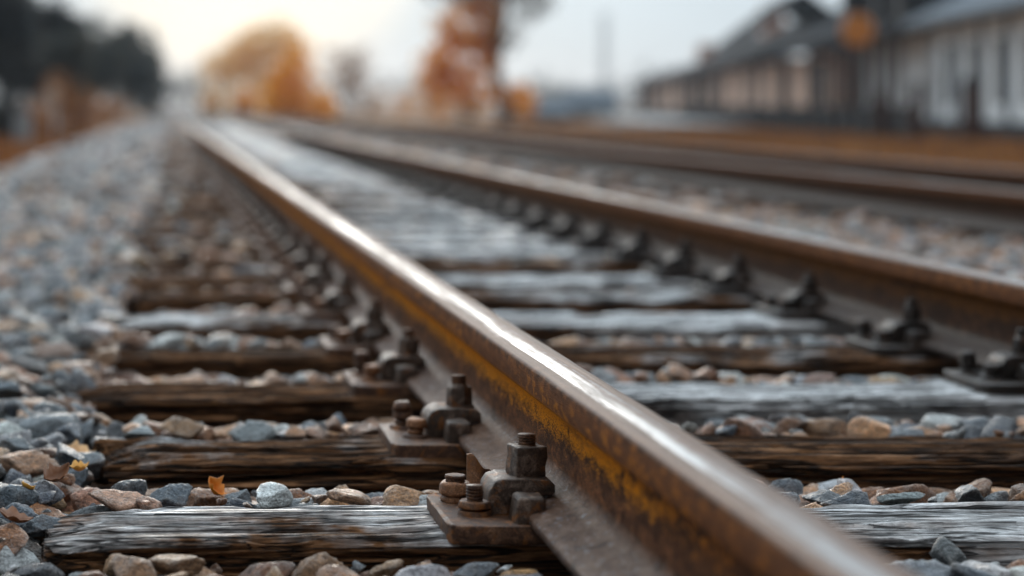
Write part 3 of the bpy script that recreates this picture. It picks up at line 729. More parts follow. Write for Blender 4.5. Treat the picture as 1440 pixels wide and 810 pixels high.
b3 = Bed(-2.2, 6.9, 9.9, 19, .02); b3.drop(16000, (.07, .12), .02)
b4 = Bed(-2.2, 6.9, 18.9, 62, .04); b4.drop(16000, (.12, .20), .03)
# which stones show largest: in the frame and near -> objects of their own, up to 300
def score(s):
    px = s['x'] * FPX / s['y'] + VX; py = VY + (EYE - s['z']) * FPX / s['y']
    if not (-15 < px < 1455 and 430 < py < 830) or s['y'] > 3.75: return -1
    it = int((s['x'] - b1.x0) / b1.c); jt = int((s['y'] - b1.y0) / b1.c)
    if b1.H[it, jt] > s['z'] + s['c'] * 1.02: return -1           # buried under a later stone
    return s['a'] * s['b'] / s['y'] ** 2
hid = {id(s) for s in heroes}
rest = [s for s in b1.st if id(s) not in hid]
rest.sort(key=score, reverse=True)
ones = [s for s in rest[:300 - len(heroes)] if score(s) > 0]
mass = [s for s in rest if id(s) not in {id(q) for q in ones}]
rock_me = []
for k in range(NP):
    me = mesh_np('ballast_stone', ROCK[4][k], DIRS[4][1], True); me.materials.append(MS_O); rock_me.append(me)
def region(s):
    x, y = s['x'], s['y']; gap = sum(1 for q in SL if q < y)
    place = {0: 'before the nearest sleeper', 1: 'behind the nearest sleeper', 2: 'behind the second sleeper', 3: 'behind the third sleeper'}[gap]
    if x < -.15: return 'off the end of the ' + ['nearest sleeper, low', 'nearest sleeper, high', 'second sleeper', 'third sleeper'][gap]
    return place + (' outside the sharp rail' if x < XR1 else ' between the rails')
cls = {}
for s in ones: cls.setdefault((round(s['a'] * 200 / 1.0) and ('large' if s['a'] > .034 else 'middling' if s['a'] > .025 else 'small'), TN[s['tone']], region(s)), []).append(s)
ORDN = ['first', 'second', 'third', 'fourth', 'fifth', 'sixth', 'seventh', 'eighth', 'ninth', 'tenth', 'eleventh', 'twelfth']
for (sz, tn, rg), lst in cls.items():
    lst.sort(key=lambda s: s['x'] / s['y'])
    for i, s in enumerate(lst):
        s['label'] = '%s %s stone %s' % (sz, tn, rg) if len(lst) == 1 else '%s %s stone %s, %s from the left' % (sz, tn, rg, ORDN[min(i, 11)])
for s in heroes + ones:
    o = link('ballast_stone', rock_me[s['k']]); o.matrix_world = stone_matrix(s); o.color = (*stone_colour(s), 1)
    tag(o, s['label'], 'stone', 'loose ballast stones close to the viewer')
me = stones_mesh('gravel', mass, 3)
o = link('gravel', me, MS_A); tag(o, 'small crushed stones filling the gaps of the near track bed', 'gravel', kind='stuff')
o = link('gravel', stones_mesh('gravel', b2.st, 3 if len(b2.st) < 9000 else 2), MS_A); tag(o, 'grey and brown crushed stone bed, partly blurred', 'gravel', kind='stuff')
o = link('gravel', stones_mesh('gravel', b3.st + b4.st, 2), MS_A); tag(o, 'blurred crushed stone bed further along both tracks', 'gravel', kind='stuff')
print('STONES', len(heroes), len(ones), len(mass), len(b2.st), len(b3.st), len(b4.st))

# ------------------------------------------------------------------ fallen leaves
def leaf_mat(name, col):
    t = MT(name); f = t.noise(t.obj, 60, 4)
    return t.set(Base_Color=t.mix(f, tuple(v * .5 for v in col), tuple(min(1, v * 1.3) for v in col)), Roughness=.5, Transmission_Weight=0.)
ML = {'orange': leaf_mat('orange leaf', (.75, .24, .012)), 'yellow': leaf_mat('yellow leaf', (.72, .36, .05)), 'brown': leaf_mat('brown leaf', (.20, .075, .022)), 'tan': leaf_mat('tan leaf', (.62, .36, .15))}
def leaf(loc, size, rot, curl, m, label, seed):
    n = 9; V = []; u = np.linspace(0, 1, n)
    for a in u:
        wd = .36 * math.sin(math.pi * a ** .8) * (1 + .18 * math.sin(a * 19 + seed)) + .015
        for b in (-1, -.5, 0, .5, 1):
            xx = (a - .5); yy = b * wd
            V.append((xx, yy, curl * (xx * xx * 1.2 + yy * yy * 2.2) - .03 * (1 - abs(b)) + .02 * math.sin(seed + a * 7 + b * 3)))
    V = np.array(V) * size; I = np.arange(n * 5).reshape(n, 5)
    F = np.stack([I[:-1, :-1].ravel(), I[1:, :-1].ravel(), I[1:, 1:].ravel(), I[:-1, 1:].ravel()], 1)
    o = link('autumn_leaf', mesh_np('autumn_leaf', V, F), ML[m]); o.location = loc; o.rotation_euler = rot
    md = o.modifiers.new('thickness', 'SOLIDIFY'); md.thickness = .0007
    return tag(o, label, 'leaf', 'fallen autumn leaves on the stones')
def topz(x, y):
    i, j = int((x - b1.x0) / b1.c), int((y - b1.y0) / b1.c)
    return float(np.max(b1.H[i - 3:i + 4, j - 3:j + 4]))
def leaf_at(px, Y, size, rot, curl, m, label, seed, dz=.004):
    x = (px - VX) * Y / FPX; z = topz(x, Y); leaf((x, Y, (z if z < .3 else .02) + dz), size, rot, curl, m, label, seed)
leaf_at(300, 2.84, .034, (R(20), R(40), R(-20)), 1.6, 'orange', 'vivid orange leaf leaning on a stone between the two front sleepers', 1, .006)
leaf_at(113, 2.86, .028, (R(12), R(-10), R(10)), 1.2, 'yellow', 'small yellow orange leaf on the stones at the second sleeper end', 2, .004)
leaf_at(112, 3.14, .050, (R(8), R(6), R(-15)), 1.0, 'tan', 'wide tan curled leaf beside the broken end of the second sleeper', 3, .002)
leaf_at(82, 2.78, .042, (R(25), R(-25), R(30)), 1.2, 'brown', 'brown curled dead leaf below the yellow orange one', 4, .003)
leaf_at(38, 2.74, .026, (R(12), R(20), R(60)), 1.0, 'yellow', 'dull yellow leaf half under stones at the left edge', 5, .001)
leaf_at(20, 2.56, .045, (R(10), R(15), R(10)), .8, 'brown', 'reddish brown wet leaf on the end of the silvery sleeper', 6, .003)
leaf_at(1188, 2.95, .036, (R(40), R(0), R(20)), 1.4, 'orange', 'torn orange leaf stuck between brown stones between the rails', 7, -.010)
leaf_at(612, 3.0, .018, (R(75), R(80), R(0)), .4, 'orange', 'thin orange leaf sliver hanging below the second bolted clip', 8, -.008)

# ------------------------------------------------------------------ trees
MB = {'dark': plain('grey bark', (.06, .05, .045), .9, .3, 5), 'tan': plain('brown bark', (.17, .125, .095), .9, .3, 5)}
def leaf_cloud_mat(name, cols):
    t = MT(name); n = t.noise(t.pos, 1.1, 4, .7)
    c = t.ramp(n, [(.34, cols[0]), (.5, cols[1]), (.66, cols[2])])
    t.set(Base_Color=c, Roughness=.65)
    tr = t.n('ShaderNodeBsdfTranslucent'); t.put(tr.inputs[0], c); ms = t.n('ShaderNodeMixShader'); ms.inputs[0].default_value = .6
    t.nt.links.new(t.b.outputs[0], ms.inputs[1]); t.nt.links.new(tr.outputs[0], ms.inputs[2])
    t.nt.links.new(ms.outputs[0], [n for n in t.nt.nodes if n.type == 'OUTPUT_MATERIAL'][0].inputs['Surface'])
    return t.m
MF = {
 'orange': leaf_cloud_mat('orange foliage', ((.62, .24, .02), (.84, .38, .025), (.90, .52, .07))),
 'amber': leaf_cloud_mat('amber foliage', ((.72, .45, .20), (.86, .58, .27), (.92, .70, .42))),
 'rust': leaf_cloud_mat('rust foliage', ((.45, .20, .06), (.72, .34, .07), (.84, .46, .10))),
 'russet': leaf_cloud_mat('russet foliage', ((.16, .065, .02), (.36, .14, .03), (.48, .21, .05))),
 'dark': leaf_cloud_mat('dark foliage', ((.020, .024, .026), (.042, .046, .046), (.075, .07, .06))),
 'olive': leaf_cloud_mat('grey olive foliage', ((.040, .045, .040), (.075, .078, .065), (.12, .10, .07))),
 'brown': leaf_cloud_mat('brown foliage', ((.25, .17, .12), (.42, .28, .19), (.52, .37, .26))),
 'grey': leaf_cloud_mat('grey twigs', ((.10, .092, .085), (.17, .155, .14), (.24, .21, .19))),
}
def crown_mesh(seed, lobes, n, size):
    g = np.random.default_rng(seed); V = []; 
    wgt = np.array([l[3] * l[4] * l[5] for l in lobes]) ** .8; wgt /= wgt.sum(); P_ = []
    for (cx, cy, cz, rx, ry, rz), k in zip(lobes, (wgt * n).astype(int)):
        d = g.normal(size=(k, 3)); d /= np.linalg.norm(d, axis=1)[:, None]; r = g.uniform(.15, 1, k) ** (.45)
        q = d * r[:, None]
        keep = vnoise(q[:, 0] * 2.2 + seed, q[:, 1] * 2.2, q[:, 2] * 2.2, seed) > -.12
        q = q[keep]; q *= (1 + .28 * vnoise(q[:, 0] * 3, q[:, 1] * 3, q[:, 2] * 3 + 9, seed + 3))[:, None]
        P_.append(q * np.array([rx, ry, rz]) + np.array([cx, cy, cz]))
    Q = np.concatenate(P_); k = len(Q)
    a = g.normal(size=(k, 3)); a /= np.linalg.norm(a, axis=1)[:, None]; b = g.normal(size=(k, 3)); b -= (a * b).sum(1)[:, None] * a; b /= np.linalg.norm(b, axis=1)[:, None]
    s = size * g.uniform(.6, 1.3, k)[:, None]
    V = np.stack([Q - a * s, Q + b * s * .5, Q + a * s, Q - b * s * .5], 1).reshape(-1, 3)
    return mesh_np('crown', V, np.arange(k * 4).reshape(-1, 4), False)
def limb_mesh(seed, h, r, spread, nb, z0=.35):
    g = np.random.default_rng(seed); Vs, Fs = [], []; off = 0; m = 7
    def tube(pts, rad):
        nonlocal off
        th = np.arange(m) / m * 2 * math.pi
        for p, q in zip(pts, rad):
            Vs.append(np.stack([p[0] + q * np.cos(th), p[1] + q * np.sin(th), np.full(m, p[2])], 1))
        I = off + np.arange(len(pts) * m).reshape(-1, m); J = np.roll(I, -1, 1)
        Fs.append(np.stack([I[:-1].ravel(), J[:-1].ravel(), J[1:].ravel(), I[1:].ravel()], 1)); off += len(pts) * m
    k = 7; tz = np.linspace(-.3, h, k); wx = np.cumsum(g.normal(0, .03 * h, k)); wy = np.cumsum(g.normal(0, .03 * h, k)); wx -= wx[0]; wy -= wy[0]
    tube(np.stack([wx, wy, tz], 1), np.linspace(r * 1.15, r * .25, k))
    for b in range(nb):
        f = g.uniform(z0, .95); i = f * (k - 1); p0 = np.array([np.interp(i, range(k), wx), np.interp(i, range(k), wy), np.interp(i, range(k), tz)])
        az = g.uniform(0, 6.28); ln = spread * g.uniform(.5, 1.0) * (1.2 - f * .5)
        e = p0 + np.array([math.cos(az) * ln, math.sin(az) * ln, ln * g.uniform(.5, 1.1)])
        pts = [p0 + (e - p0) * u + np.array([0, 0, ln * .12 * math.sin(u * 3.1)]) for u in np.linspace(0, 1, 5)]
        tube(pts, np.linspace(r * .45 * (1.1 - f * .6), r * .08, 5))
    return mesh_np('trunk', np.concatenate(Vs), np.concatenate(Fs), True)
def tree(name, px, Y, top, wpx, fol, label, cat='tree', seed=1, shape='round', n=2600, base=None, bark='dark', group=None, gap=.12):
    """px, top and wpx are photo pixels; the tree stands on the ground at distance Y"""
    x = (px - VX) * Y / FPX; gz = float(ground_z(x, Y)) if base is None else base
    h = EYE - (top - VY) * Y / FPX - gz; wd = wpx * Y / FPX / 2
    g = np.random.default_rng(seed); root = empty(name, (x, Y, gz))
    lobes = []
    if shape == 'round':
        lobes.append((0, 0, h * .58, wd * .78, wd * .78, h * .38))
        for k in range(7):
            a = g.uniform(0, 6.28); lobes.append((math.cos(a) * wd * .5, math.sin(a) * wd * .5, h * g.uniform(.35, .8), wd * .45, wd * .45, h * .2))
    elif shape == 'cone':
        for k in range(7):
            f = k / 6; lobes.append((g.normal() * wd * .10, g.normal() * wd * .1, h * (.14 + .78 * f), wd * (.95 - .75 * f), wd * (.95 - .75 * f), h * .16))
    elif shape == 'bush':
        for k in range(7):
            a = g.uniform(0, 6.28); q = g.uniform(0, .65); lobes.append((math.cos(a) * wd * q, math.sin(a) * wd * .6 * q, h * g.uniform(.3, .62), wd * .48, wd * .45, h * .38))
    link('crown', crown_mesh(seed, lobes, n, max(.09, min(h, wd * 2) * .035)), MF[fol], root)
    link('trunk', limb_mesh(seed, h * (.86 if shape != 'bush' else .7), max(.03, h * .022), wd * .8, 10 if shape != 'bush' else 6), MB[bark], root)
    return tag(root, label, cat, group)
G1 = 'trees along the left edge of the line'
tree('dark_tree', -35, 62, -110, 200, 'dark', 'tall dark tree at the left picture edge, reaching out of the frame', seed=21, n=9000, group=G1)
tree('dark_tree', 58, 74, -25, 160, 'dark', 'dark tree right next to the tallest one on the left', seed=22, n=9000, group=G1)
tree('dark_tree', 120, 92, 8, 125, 'olive', 'brownish dark tree in the middle of the left row', seed=23, n=8000, group=G1)
tree('dark_tree', 176, 118, 26, 125, 'olive', 'grey green tree at the right end of the left row, above the stone shoulder', seed=24, n=8000, group=G1)
tree('dark_tree', 205, 150, 72, 60, 'olive', 'smaller grey tree closing the left row towards the vanishing rails', seed=25, n=2000, group=G1)
tree('autumn_bush', 78, 66, 95, 90, 'russet', 'rusty orange bush in front of the dark trees on the left', 'bush', 31, 'bush', 1500)
tree('autumn_bush', 152, 84, 128, 70, 'russet', 'low reddish bush near the end of the left tree row', 'bush', 32, 'bush', 1200)
tree('autumn_bush', 112, 80, 118, 80, 'russet', 'muted orange brown bush under the olive tree, between the two reddish ones', 'bush', 37, 'bush', 1600)
tree('autumn_bush', 44, 68, 138, 80, 'russet', 'lowest orange brown bush, right of the pale cabinet', 'bush', 38, 'bush', 1400)
tree('dark_bush', 12, 58, 120, 110, 'dark', 'black green bush behind the pale cabinet at the left edge', 'bush', 33, 'bush', 1500)
tree('dark_bush', 200, 110, 128, 60, 'dark', 'dark teal bush at the foot of the grey green tree', 'bush', 34, 'bush', 1200)
tree('hazy_tree', 268, 330, 88, 60, 'olive', 'faint misty tree right where the rails vanish', seed=35, n=1200)
tree('hazy_tree', 236, 380, 100, 60, 'olive', 'faint misty tree left of where the rails vanish', seed=36, n=1200)
tree('amber_tree', 372, 135, 22, 150, 'amber', 'pale amber tree lit from behind next to the bright sky glow', seed=41, n=3600, bark='tan')
tree('amber_tree', 312, 150, 66, 90, 'amber', 'smaller pale amber tree left of the backlit one', seed=42, n=2200, bark='tan')
tree('orange_tree', 416, 96, 52, 140, 'orange', 'bright orange cone shaped tree between the two tracks', seed=43, shape='cone', n=4200, bark='tan')
tree('grey_tree', 485, 190, 58, 95, 'brown', 'greyish brown bare looking tree right of the bright orange one', seed=44, n=1500)
for k, (px, Y, top, wd, fol, lab) in enumerate(((515, 150, 122, 80, 'brown', 'low brown hedge bush right of the orange tree'), (565, 140, 116, 80, 'rust', 'low rusty hedge bush left of the tall orange tree'),
     (612, 112, 112, 70, 'rust', 'rusty orange bush at the foot of the tall tree'), (655, 105, 118, 60, 'grey', 'grey bush under the tall orange tree'), (738, 120, 122, 60, 'rust', 'small rusty bush right of the tall trunk'),
     (775, 240, 110, 90, 'olive', 'distant grey green bush beside the low grey shed'))):
    tree('hedge_bush', px, Y, top, wd, fol, lab, 'bush', 50 + k, 'bush', 1300, group='bushes behind the far track')
for k, (px, Y, top, wd, fol, lab) in enumerate(((300, 120, 118, 60, 'amber', 'pale orange bush left of the amber trees, closest to the vanishing rails'), (345, 112, 120, 70, 'orange', 'low orange bush under the amber trees'),
     (392, 104, 126, 60, 'rust', 'rusty low bush at the left foot of the cone shaped tree'), (455, 100, 122, 70, 'orange', 'low orange bush at the right foot of the cone shaped tree'))):
    tree('autumn_bush', px, Y, top, wd, fol, lab, 'bush', 70 + k, 'bush', 2200, group='orange bushes between the tracks')
tree('dark_tree', 205, 128, 60, 70, 'olive', 'grey tree filling the right end of the left row, half hidden', seed=27, n=5000, group=G1)
tree('dark_tree', 92, 70, 34, 110, 'olive', 'olive brown tree between the dark trees of the left row', seed=28, n=5000, group=G1)
g = np.random.default_rng(91); lob = []
for k in range(70):
    xx = -170 + k * 8.2 + g.normal() * 2; lob.append((xx, 0 + g.normal() * 8, 2.2 + g.uniform(0, 2), 8, 6, 3.5 + g.uniform(0, 3.5)))
wood = link('treeline', crown_mesh(92, lob, 34000, .55), MF['olive']); wood.location = (60, 400, -.8)
tag(wood, 'far grey line of woods closing the horizon', 'woods', kind='stuff')
# the tall tree: thick trunk, orange leaves on one side, thin grey twigs above
Y = 86; px = 698; x = (px - VX) * Y / FPX; gz = float(ground_z(x, Y)); k = Y / FPX
root = empty('tall_tree', (x, Y, gz)); hh = EYE + 150 * k - gz
lob = [(-52 * k, .2, hh * .55, 58 * k, 38 * k, hh * .26), (-40 * k, 0, hh * .82, 52 * k, 38 * k, hh * .26), (-82 * k, .1, hh * .40, 36 * k, 30 * k, hh * .16), (-20 * k, 0, hh * .98, 28 * k, 24 * k, hh * .14), (-30 * k, 0, hh * .28, 40 * k, 24 * k, hh * .14), (32 * k, 0, hh * .26, 26 * k, 20 * k, hh * .13)]
link('crown', crown_mesh(61, lob, 5600, .15), MF['orange'], root)
lob = [(-60 * k, 0, hh * 1.12, 60 * k, 50 * k, hh * .16), (10 * k, 0, hh * 1.2, 90 * k, 60 * k, hh * .24), (50 * k, 0, hh * 1.0, 34 * k, 34 * k, hh * .18), (10 * k, 0, hh * .8, 34 * k, 30 * k, hh * .22)]
link('twigs', crown_mesh(62, lob, 2800, .15), MF['grey'], root)
link('trunk', limb_mesh(63, hh * 1.25, .36, 2.8, 16, .3), MB['tan'], root)
tag(root, 'tall tree with thick trunk, orange leaves on its left and thin grey twigs on top', 'tree')

# grass beside the line
def grass(name, n, xr, yr, h, cols, label, seed):
    g = np.random.default_rng(seed); y = yr[0] + (yr[1] - yr[0]) * g.uniform(0, 1, n) ** 1.7; x = g.uniform(*xr, n)
    z = ground_z(x, y); hh = h * g.uniform(.4, 1.2, n); az = g.uniform(0, 6.28, n); wv = .012 + y * .0006
    dx, dy = np.cos(az) * wv, np.sin(az) * wv; lx, ly = g.normal(0, .35, n) * hh, g.normal(0, .35, n) * hh
    V = np.stack([np.stack([x - dx, y - dy, z - .02], 1), np.stack([x + dx, y + dy, z - .02], 1), np.stack([x + lx, y + ly, z + hh], 1)], 1).reshape(-1, 3)
    T = np.array(cols)[g.integers(len(cols), size=n)] * g.uniform(.6, 1.3, n)[:, None]; T = np.repeat(np.concatenate([T, np.ones((n, 1))], 1), 3, 0)
    t = MT(name); t.set(Base_Color=t.attr('tint'), Roughness=.7)
    return tag(link(name, mesh_np(name, V, np.arange(n * 3).reshape(-1, 3), False, {'tint': T}), t.m), label, 'grass', kind='stuff')
grass('grass', 26000, (-9, -1.75), (7, 90), .20, [(.55, .20, .02), (.40, .14, .02), (.24, .11, .03), (.15, .09, .04)], 'orange brown grass and leaves along the left verge', 5)
grass('grass', 42000, (6.5, 34), (16, 100), .26, [(.50, .21, .02), (.36, .14, .018), (.24, .10, .025), (.15, .08, .03)], 'orange autumn grass strip between the far track and the station', 6)

# ------------------------------------------------------------------ left side: cabinet and post
MG = plain('pale painted metal', (.30, .36, .40), .5, .12); MDK = plain('dark painted timber', (.018, .018, .020), .8, .3); MBR = plain('brown timber', (.06, .030, .020), .8, .3)
for _m in (MDK, MBR): _m.node_tree.nodes['Principled BSDF'].inputs['Specular IOR Level'].default_value = .08
MWH = plain('pale plaster', (.74, .78, .80), .8, .08); MTA = plain('pinkish tan boarding', (.80, .55, .42), .8, .12); MRF = plain('dark slate roof', (.022, .023, .027), .95, .25); MRF.node_tree.nodes['Principled BSDF'].inputs['Specular IOR Level'].default_value = .08
MRG = plain('blue grey sheet roof', (.13, .155, .18), .9, .12); MRG.node_tree.nodes['Principled BSDF'].inputs['Specular IOR Level'].default_value = .1; MGL = plain('dark window glass', (.03, .035, .04), .12, .2); MOR = plain('orange paint', (.62, .22, .02), .45, .1); MBK = plain('orange brick', (.50, .27, .18), .85, .25); MCN = plain('grey concrete', (.30, .31, .31), .85, .15)
x = P(32, 150, 55).x; gz = float(ground_z(x, 55))
root = empty('relay_cabinet', (x, 55, gz))
bm = bmesh.new(); box(bm, -.22, .22, -.2, .2, .12, .86); bevel(bm, .02); link('body', bm_mesh('body', bm), MG, root)
bm = bmesh.new(); box(bm, -.19, .19, -.225, -.202, .18, .80); bevel(bm, .006, 1); d = link('door', bm_mesh('door', bm), MG, root)
bm = bmesh.new(); box(bm, .12, .15, -.25, -.224, .42, .54); link('handle', bm_mesh('handle', bm), MDK, d)
bm = bmesh.new(); prism(bm, [(-.26, .86), (.26, .86), (.0, .95)], -.25, .25); link('roof', bm_mesh('roof', bm), MG, root)
bm = bmesh.new(); box(bm, -.25, .25, -.23, .23, -.3, .121); link('plinth', bm_mesh('plinth', bm), MCN, root)
tag(root, 'pale grey blue trackside cabinet in front of dark trees at the left edge', 'cabinet')
x = P(77, 150, 58).x; gz = float(ground_z(x, 58))
root = empty('marker_post', (x, 58, gz))
bm = bmesh.new(); cyl(bm, 0, 0, -.2, 1.75, .05, .05, 12); link('post', bm_mesh('post', bm), MG, root)
bm = bmesh.new(); box(bm, -.16, .16, -.07, -.052, 1.0, 1.72); bevel(bm, .006, 1); link('plate', bm_mesh('plate', bm), plain('tan plate', (.5, .38, .28), .6, .1), root)
tag(root, 'slim trackside marker post with tan plate by the rusty bush on the left', 'post')

# ------------------------------------------------------------------ station buildings on the right
def wallpt(Y):                       # front line of the station, drifting away from the track with distance
    return 26.6 + (Y - 62) * .165
def along(name, Y0, Y1, d0, d1, z0, z1, m, parent):
    """box along the station front between distances Y0..Y1, d0..d1 behind the front line"""
    bm = bmesh.new(); c = []
    ux, uy = .165, 1.0; nrm = math.hypot(ux, uy); qx, qy = uy / nrm, -ux / nrm
    for z in (z0, z1):
        for Y, d in ((Y0, d0), (Y1, d0), (Y1, d1), (Y0, d1)): c.append(bm.verts.new((wallpt(Y) + qx * d, Y + qy * d, z)))
    for f in ((0, 1, 2, 3), (4, 5, 6, 7), (0, 1, 5, 4), (1, 2, 6, 5), (2, 3, 7, 6), (3, 0, 4, 7)): bm.faces.new([c[i] for i in f])
    return link(name, bm_mesh(name, bm), m, parent)
def roof(name, Y0, Y1, d0, dr, d1, z0, zr, th, m, parent):
    bm = bmesh.new(); ux, uy = .165, 1.0; nrm = math.hypot(ux, uy); qx, qy = uy / nrm, -ux / nrm
    sec = [(d0, z0), (dr, zr), (d1, z0), (d1, z0 - th), (dr, zr - th), (d0, z0 - th)]
    a = [bm.verts.new((wallpt(Y0) + qx * d, Y0 + qy * d, z)) for d, z in sec]; b = [bm.verts.new((wallpt(Y1) + qx * d, Y1 + qy * d, z)) for d, z in sec]
    for i in range(6): bm.faces.new((a[i], b[i], b[(i + 1) % 6], a[(i + 1) % 6]))
    for s in (a, b): bm.faces.new((s[0], s[1], s[4], s[5])); bm.faces.new((s[1], s[2], s[3], s[4]))
    return link(name, bm_mesh(name, bm), m, parent)
GZ_ = -.85
# long tan shed
sh = empty('station_shed', (wallpt(150), 150, GZ_)); sh_w = []
def child(o, root):
    o.parent = root; o.matrix_parent_inverse = Matrix.Translation(-root.location); return o
wl = along('wall', 96, 232, 0, 9, GZ_ - .3, 3.2, MTA, None); child(wl, sh)
rf = roof('roof', 94, 158, -1.5, 4.5, 11.0, 3.65, 6.6, .45, MRF, None); child(rf, sh)
child(roof('roof', 158.05, 234, -1.4, 4.5, 10.6, 3.3, 5.2, .4, MRF, None), sh)
child(roof('roof', 112, 124, -2.9, .8, 4.6, 4.3, 7.2, .4, MRF, None), sh)
for Y in (140, 186): c = along('chimney', Y, Y + 1.6, 2.2, 3.6, 4.6, 7.6 if Y == 140 else 6.4, MBK, None); c.parent = rf; c.matrix_parent_inverse = rf.matrix_parent_inverse @ Matrix(); c.matrix_parent_inverse = Matrix.Translation(-sh.location) if False else Matrix()
r_ = random.Random(3); Y = 97
while Y < 230:
    child(along('post', Y, Y + .4, -1.2, -.9, GZ_ - .3, 3.15, MBR if r_.random() < .4 else MDK, None), sh); Y += r_.uniform(6, 13)
Y = 99
while Y < 228:
    wd = r_.choice((1.2, 1.4, 2.2, 3.2)); child(along('window', Y, Y + wd, -.10, .04, r_.choice((-.4, .6)), 2.9, MDK if wd > 2 else MBR, None), sh); Y += wd + r_.uniform(5, 11)
child(along('plinth', 95.5, 232.5, -.12, -.02, GZ_ - .3, .25, MDK, None), sh)
tag(sh, 'long low station shed with tan boarded wall, dark roof and row of posts', 'building')
# middle canopy
cn_ = empty('platform_canopy', (wallpt(88), 88, GZ_))
child(roof('roof', 76.5, 93.5, -1.2, 3, 7.2, 3.7, 5.0, .3, MRF, None), cn_)
child(along('wall', 77, 93, .6, .9, GZ_ - .3, 3.5, MWH, None), cn_)
for k in range(7): child(along('post', 77.2 + k * 2.5, 77.45 + k * 2.5, -.9, -.65, GZ_ - .3, 3.45, MDK if k % 2 else MBR, None), cn_)
for k in range(3): child(along('gable', 78.5 + k * 5.2, 80.4 + k * 5.2, -.4, 2.2, 3.72, 6.6 - k * .5, MDK, None), cn_)
tag(cn_, 'open platform canopy on dark posts with pale wall behind, next to the tan shed', 'canopy')
# white station house
hs = empty('station_house', (wallpt(66), 66, GZ_))
child(along('wall', 52, 75.5, 0, 8, GZ_ - .3, 3.55, MWH, None), hs)
child(roof('roof', 51, 76.2, -.9, 4, 8.9, 3.75, 6.2, .28, MRG, None), hs)
for k in range(6):
    Y = 53.5 + k * 3.6; w_ = child(along('window', Y, Y + .8, -.08, .06, .6, 2.8, MDK, None), hs)
for k in range(7): child(along('pilaster', 52.6 + k * 3.6, 52.9 + k * 3.6, -.12, .05, GZ_ - .3, 3.45, MRG, None), hs)
child(along('door', 74.0, 75.0, -.07, .05, GZ_, 1.9, MBR, None), hs)
child(along('plinth', 51.8, 75.7, -.14, -.02, GZ_ - .3, .05, MRF, None), hs)
tag(hs, 'white plastered station house with blue grey roof at the right edge', 'building')
# platform, dark fence, posts, orange disc
pf = along('platform', 96, 210, -8.5, -3.2, GZ_ - .3, -.28, MCN, None); tag(pf, 'low grey platform edge in front of the tan shed', 'platform')
fn = empty('timber_fence', (wallpt(80), 80, GZ_))
for k in range(3): child(along('rail_board', 58, 130, -4.06, -4.0, -.80 + k * .45, -.37 + k * .45, MDK, None), fn)
for k in range(25): child(along('fence_post', 58 + k * 3, 58.16 + k * 3, -4.24, -4.08, GZ_ - .3, .62, MDK, None), fn)
tag(fn, 'low dark board fence along the edge of the orange grass strip', 'fence')
for px, top, Y, wp, lab in ((1368, 118, 56, 22, 'thickest dark brown timber post near the white station house'), (1290, 122, 58, 14, 'brown timber post in front of the open canopy, beside the thick one'), (1242, 128, 60, 12, 'slim brown timber post in front of the canopy, farther from the white house')):
    p = P(px, top, Y); w2 = wp * Y / FPX / 2; gz = float(ground_z(p.x, Y))
    bm = bmesh.new(); box(bm, -w2, w2, -w2, w2, -.3, p.z - gz); bevel(bm, w2 * .2, 2)
    root = empty('timber_post', (p.x, Y, gz)); link('shaft', bm_mesh('shaft', bm), MBR, root)
    bm = bmesh.new(); prism(bm, [(-w2 * 1.2, p.z - gz), (w2 * 1.2, p.z - gz), (0, p.z - gz + w2 * 1.2)], -w2 * 1.2, w2 * 1.2); link('cap', bm_mesh('cap', bm), MDK, root)
    tag(root, lab, 'post', 'timber posts before the station')
Y = 70; p = P(1204, 42, Y); gz = float(ground_z(p.x, Y)); root = empty('disc_signal', (p.x, Y, gz)); h = p.z - gz
bm = bmesh.new(); cyl(bm, 0, 0, -.3, h + 1.4, .09, .07, 12); link('mast', bm_mesh('mast', bm), MDK, root)
bm = bmesh.new(); r = bmesh.ops.create_cone(bm, cap_ends=True, segments=32, radius1=.58, radius2=.58, depth=.05); bmesh.ops.rotate(bm, verts=bm.verts, cent=(0, 0, 0), matrix=Matrix.Rotation(R(90), 3, 'X')); bmesh.ops.translate(bm, verts=bm.verts, vec=(0, -.13, h)); link('disc', bm_mesh('disc', bm), MOR, root)
bm = bmesh.new(); box(bm, -.5, .5, -.10, .10, h + .72, h + 1.5); bevel(bm, .03); link('signal_head', bm_mesh('signal_head', bm), MDK, root)
tag(root, 'round orange disc signal on a dark mast before the station', 'signal')
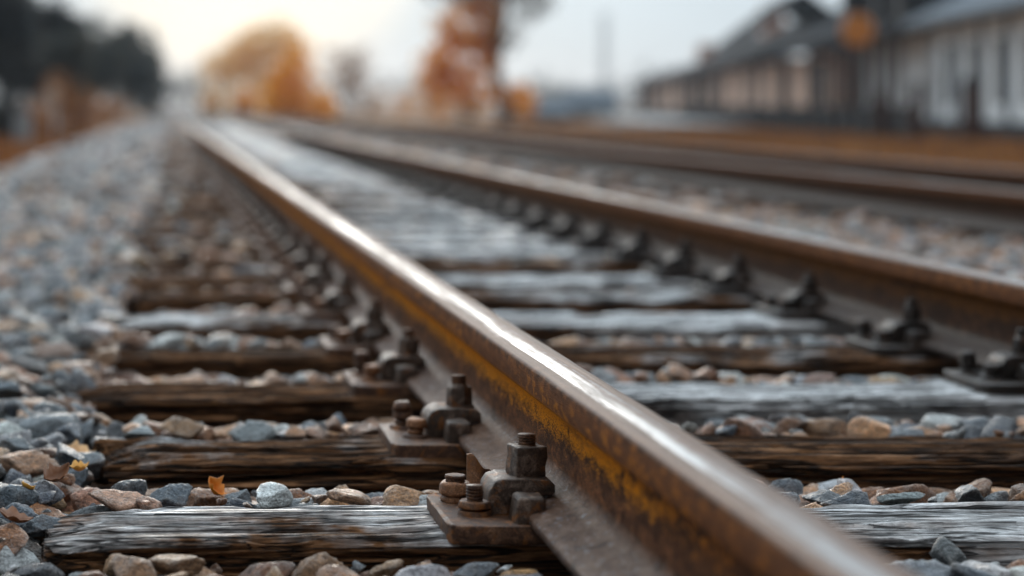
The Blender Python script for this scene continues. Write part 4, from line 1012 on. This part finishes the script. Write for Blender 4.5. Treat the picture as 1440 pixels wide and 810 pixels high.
# low grey sheds and a far mast between the tall tree and the station
def shed(px0, px1, Y, eave, ridge, m, mr, label):
    a, b = P(px0, eave, Y), P(px1, eave, Y); gz = float(ground_z(a.x, Y)); zr = P(px0, ridge, Y).z; cx = (a.x + b.x) / 2; hw = (b.x - a.x) / 2
    root = empty('low_shed', (cx, Y, gz)); e = a.z - gz
    bm = bmesh.new(); box(bm, -hw, hw, 0, 6, -.3, e); link('wall', bm_mesh('wall', bm), m, root)
    bm = bmesh.new(); v = [bm.verts.new(c) for c in ((-hw - .3, -.5, e - .05), (hw + .3, -.5, e - .05), (hw + .3, 3, zr - gz), (-hw - .3, 3, zr - gz), (hw + .3, 6.5, e - .05), (-hw - .3, 6.5, e - .05))]
    for f in ((0, 1, 2, 3), (3, 2, 4, 5), (0, 3, 5), (1, 4, 2), (0, 5, 4, 1)): bm.faces.new([v[i] for i in f])
    link('roof', bm_mesh('roof', bm), mr, root)
    for k in range(3):
        xx = -hw + (k + .5) * 2 * hw / 3; bm = bmesh.new(); box(bm, xx - .4, xx + .4, -.05, .04, e * .35, e * .8); link('window', bm_mesh('window', bm), MGL, root)
    return tag(root, label, 'shed')
shed(726, 800, 150, 158, 138, plain('grey boarding', (.20, .22, .23), .8, .1), MRG, 'low blue grey shed right of the tall tree')
shed(806, 868, 175, 150, 124, plain('dark grey boarding', (.12, .125, .13), .8, .1), MRG, 'low grey shed beneath the faint mast')
Y = 420; p = P(850, 18, Y); root = empty('lattice_mast', (p.x, Y, -.8))
for sx in (-1, 1):
    for sy in (-1, 1):
        bm = bmesh.new(); cyl(bm, sx * .62, sy * .62, -.3, p.z + .8, .13, .10, 8); link('leg', bm_mesh('leg', bm), MG, root)
bm = bmesh.new()
for k in range(22):
    z = k * (p.z + .6) / 22; box(bm, -.66, .66, -.66, -.58, z, z + .12); box(bm, -.66, .66, .58, .66, z, z + .12); box(bm, -.66, -.58, -.58, .58, z, z + .12); box(bm, .58, .66, -.58, .58, z, z + .12)
link('bracing', bm_mesh('bracing', bm), MG, root); tag(root, 'faint pale lattice mast far behind the low sheds', 'mast')

# ------------------------------------------------------------------ haze
bm = bmesh.new(); box(bm, -80, 160, -12, 460, -2.6, 30)
t = MT('haze'); v = t.n('ShaderNodeVolumePrincipled'); v.inputs['Color'].default_value = (.80, .90, 1.0, 1); v.inputs['Density'].default_value = .00035; v.inputs['Anisotropy'].default_value = .35
for l in list(t.nt.links):
    if l.to_node.type == 'OUTPUT_MATERIAL': t.nt.links.remove(l)
t.nt.links.new(v.outputs[0], [n for n in t.nt.nodes if n.type == 'OUTPUT_MATERIAL'][0].inputs['Volume'])
o = link('haze', bm_mesh('haze', bm), t.m); tag(o, 'thin pale autumn haze over the whole railway yard', 'haze', kind='stuff')
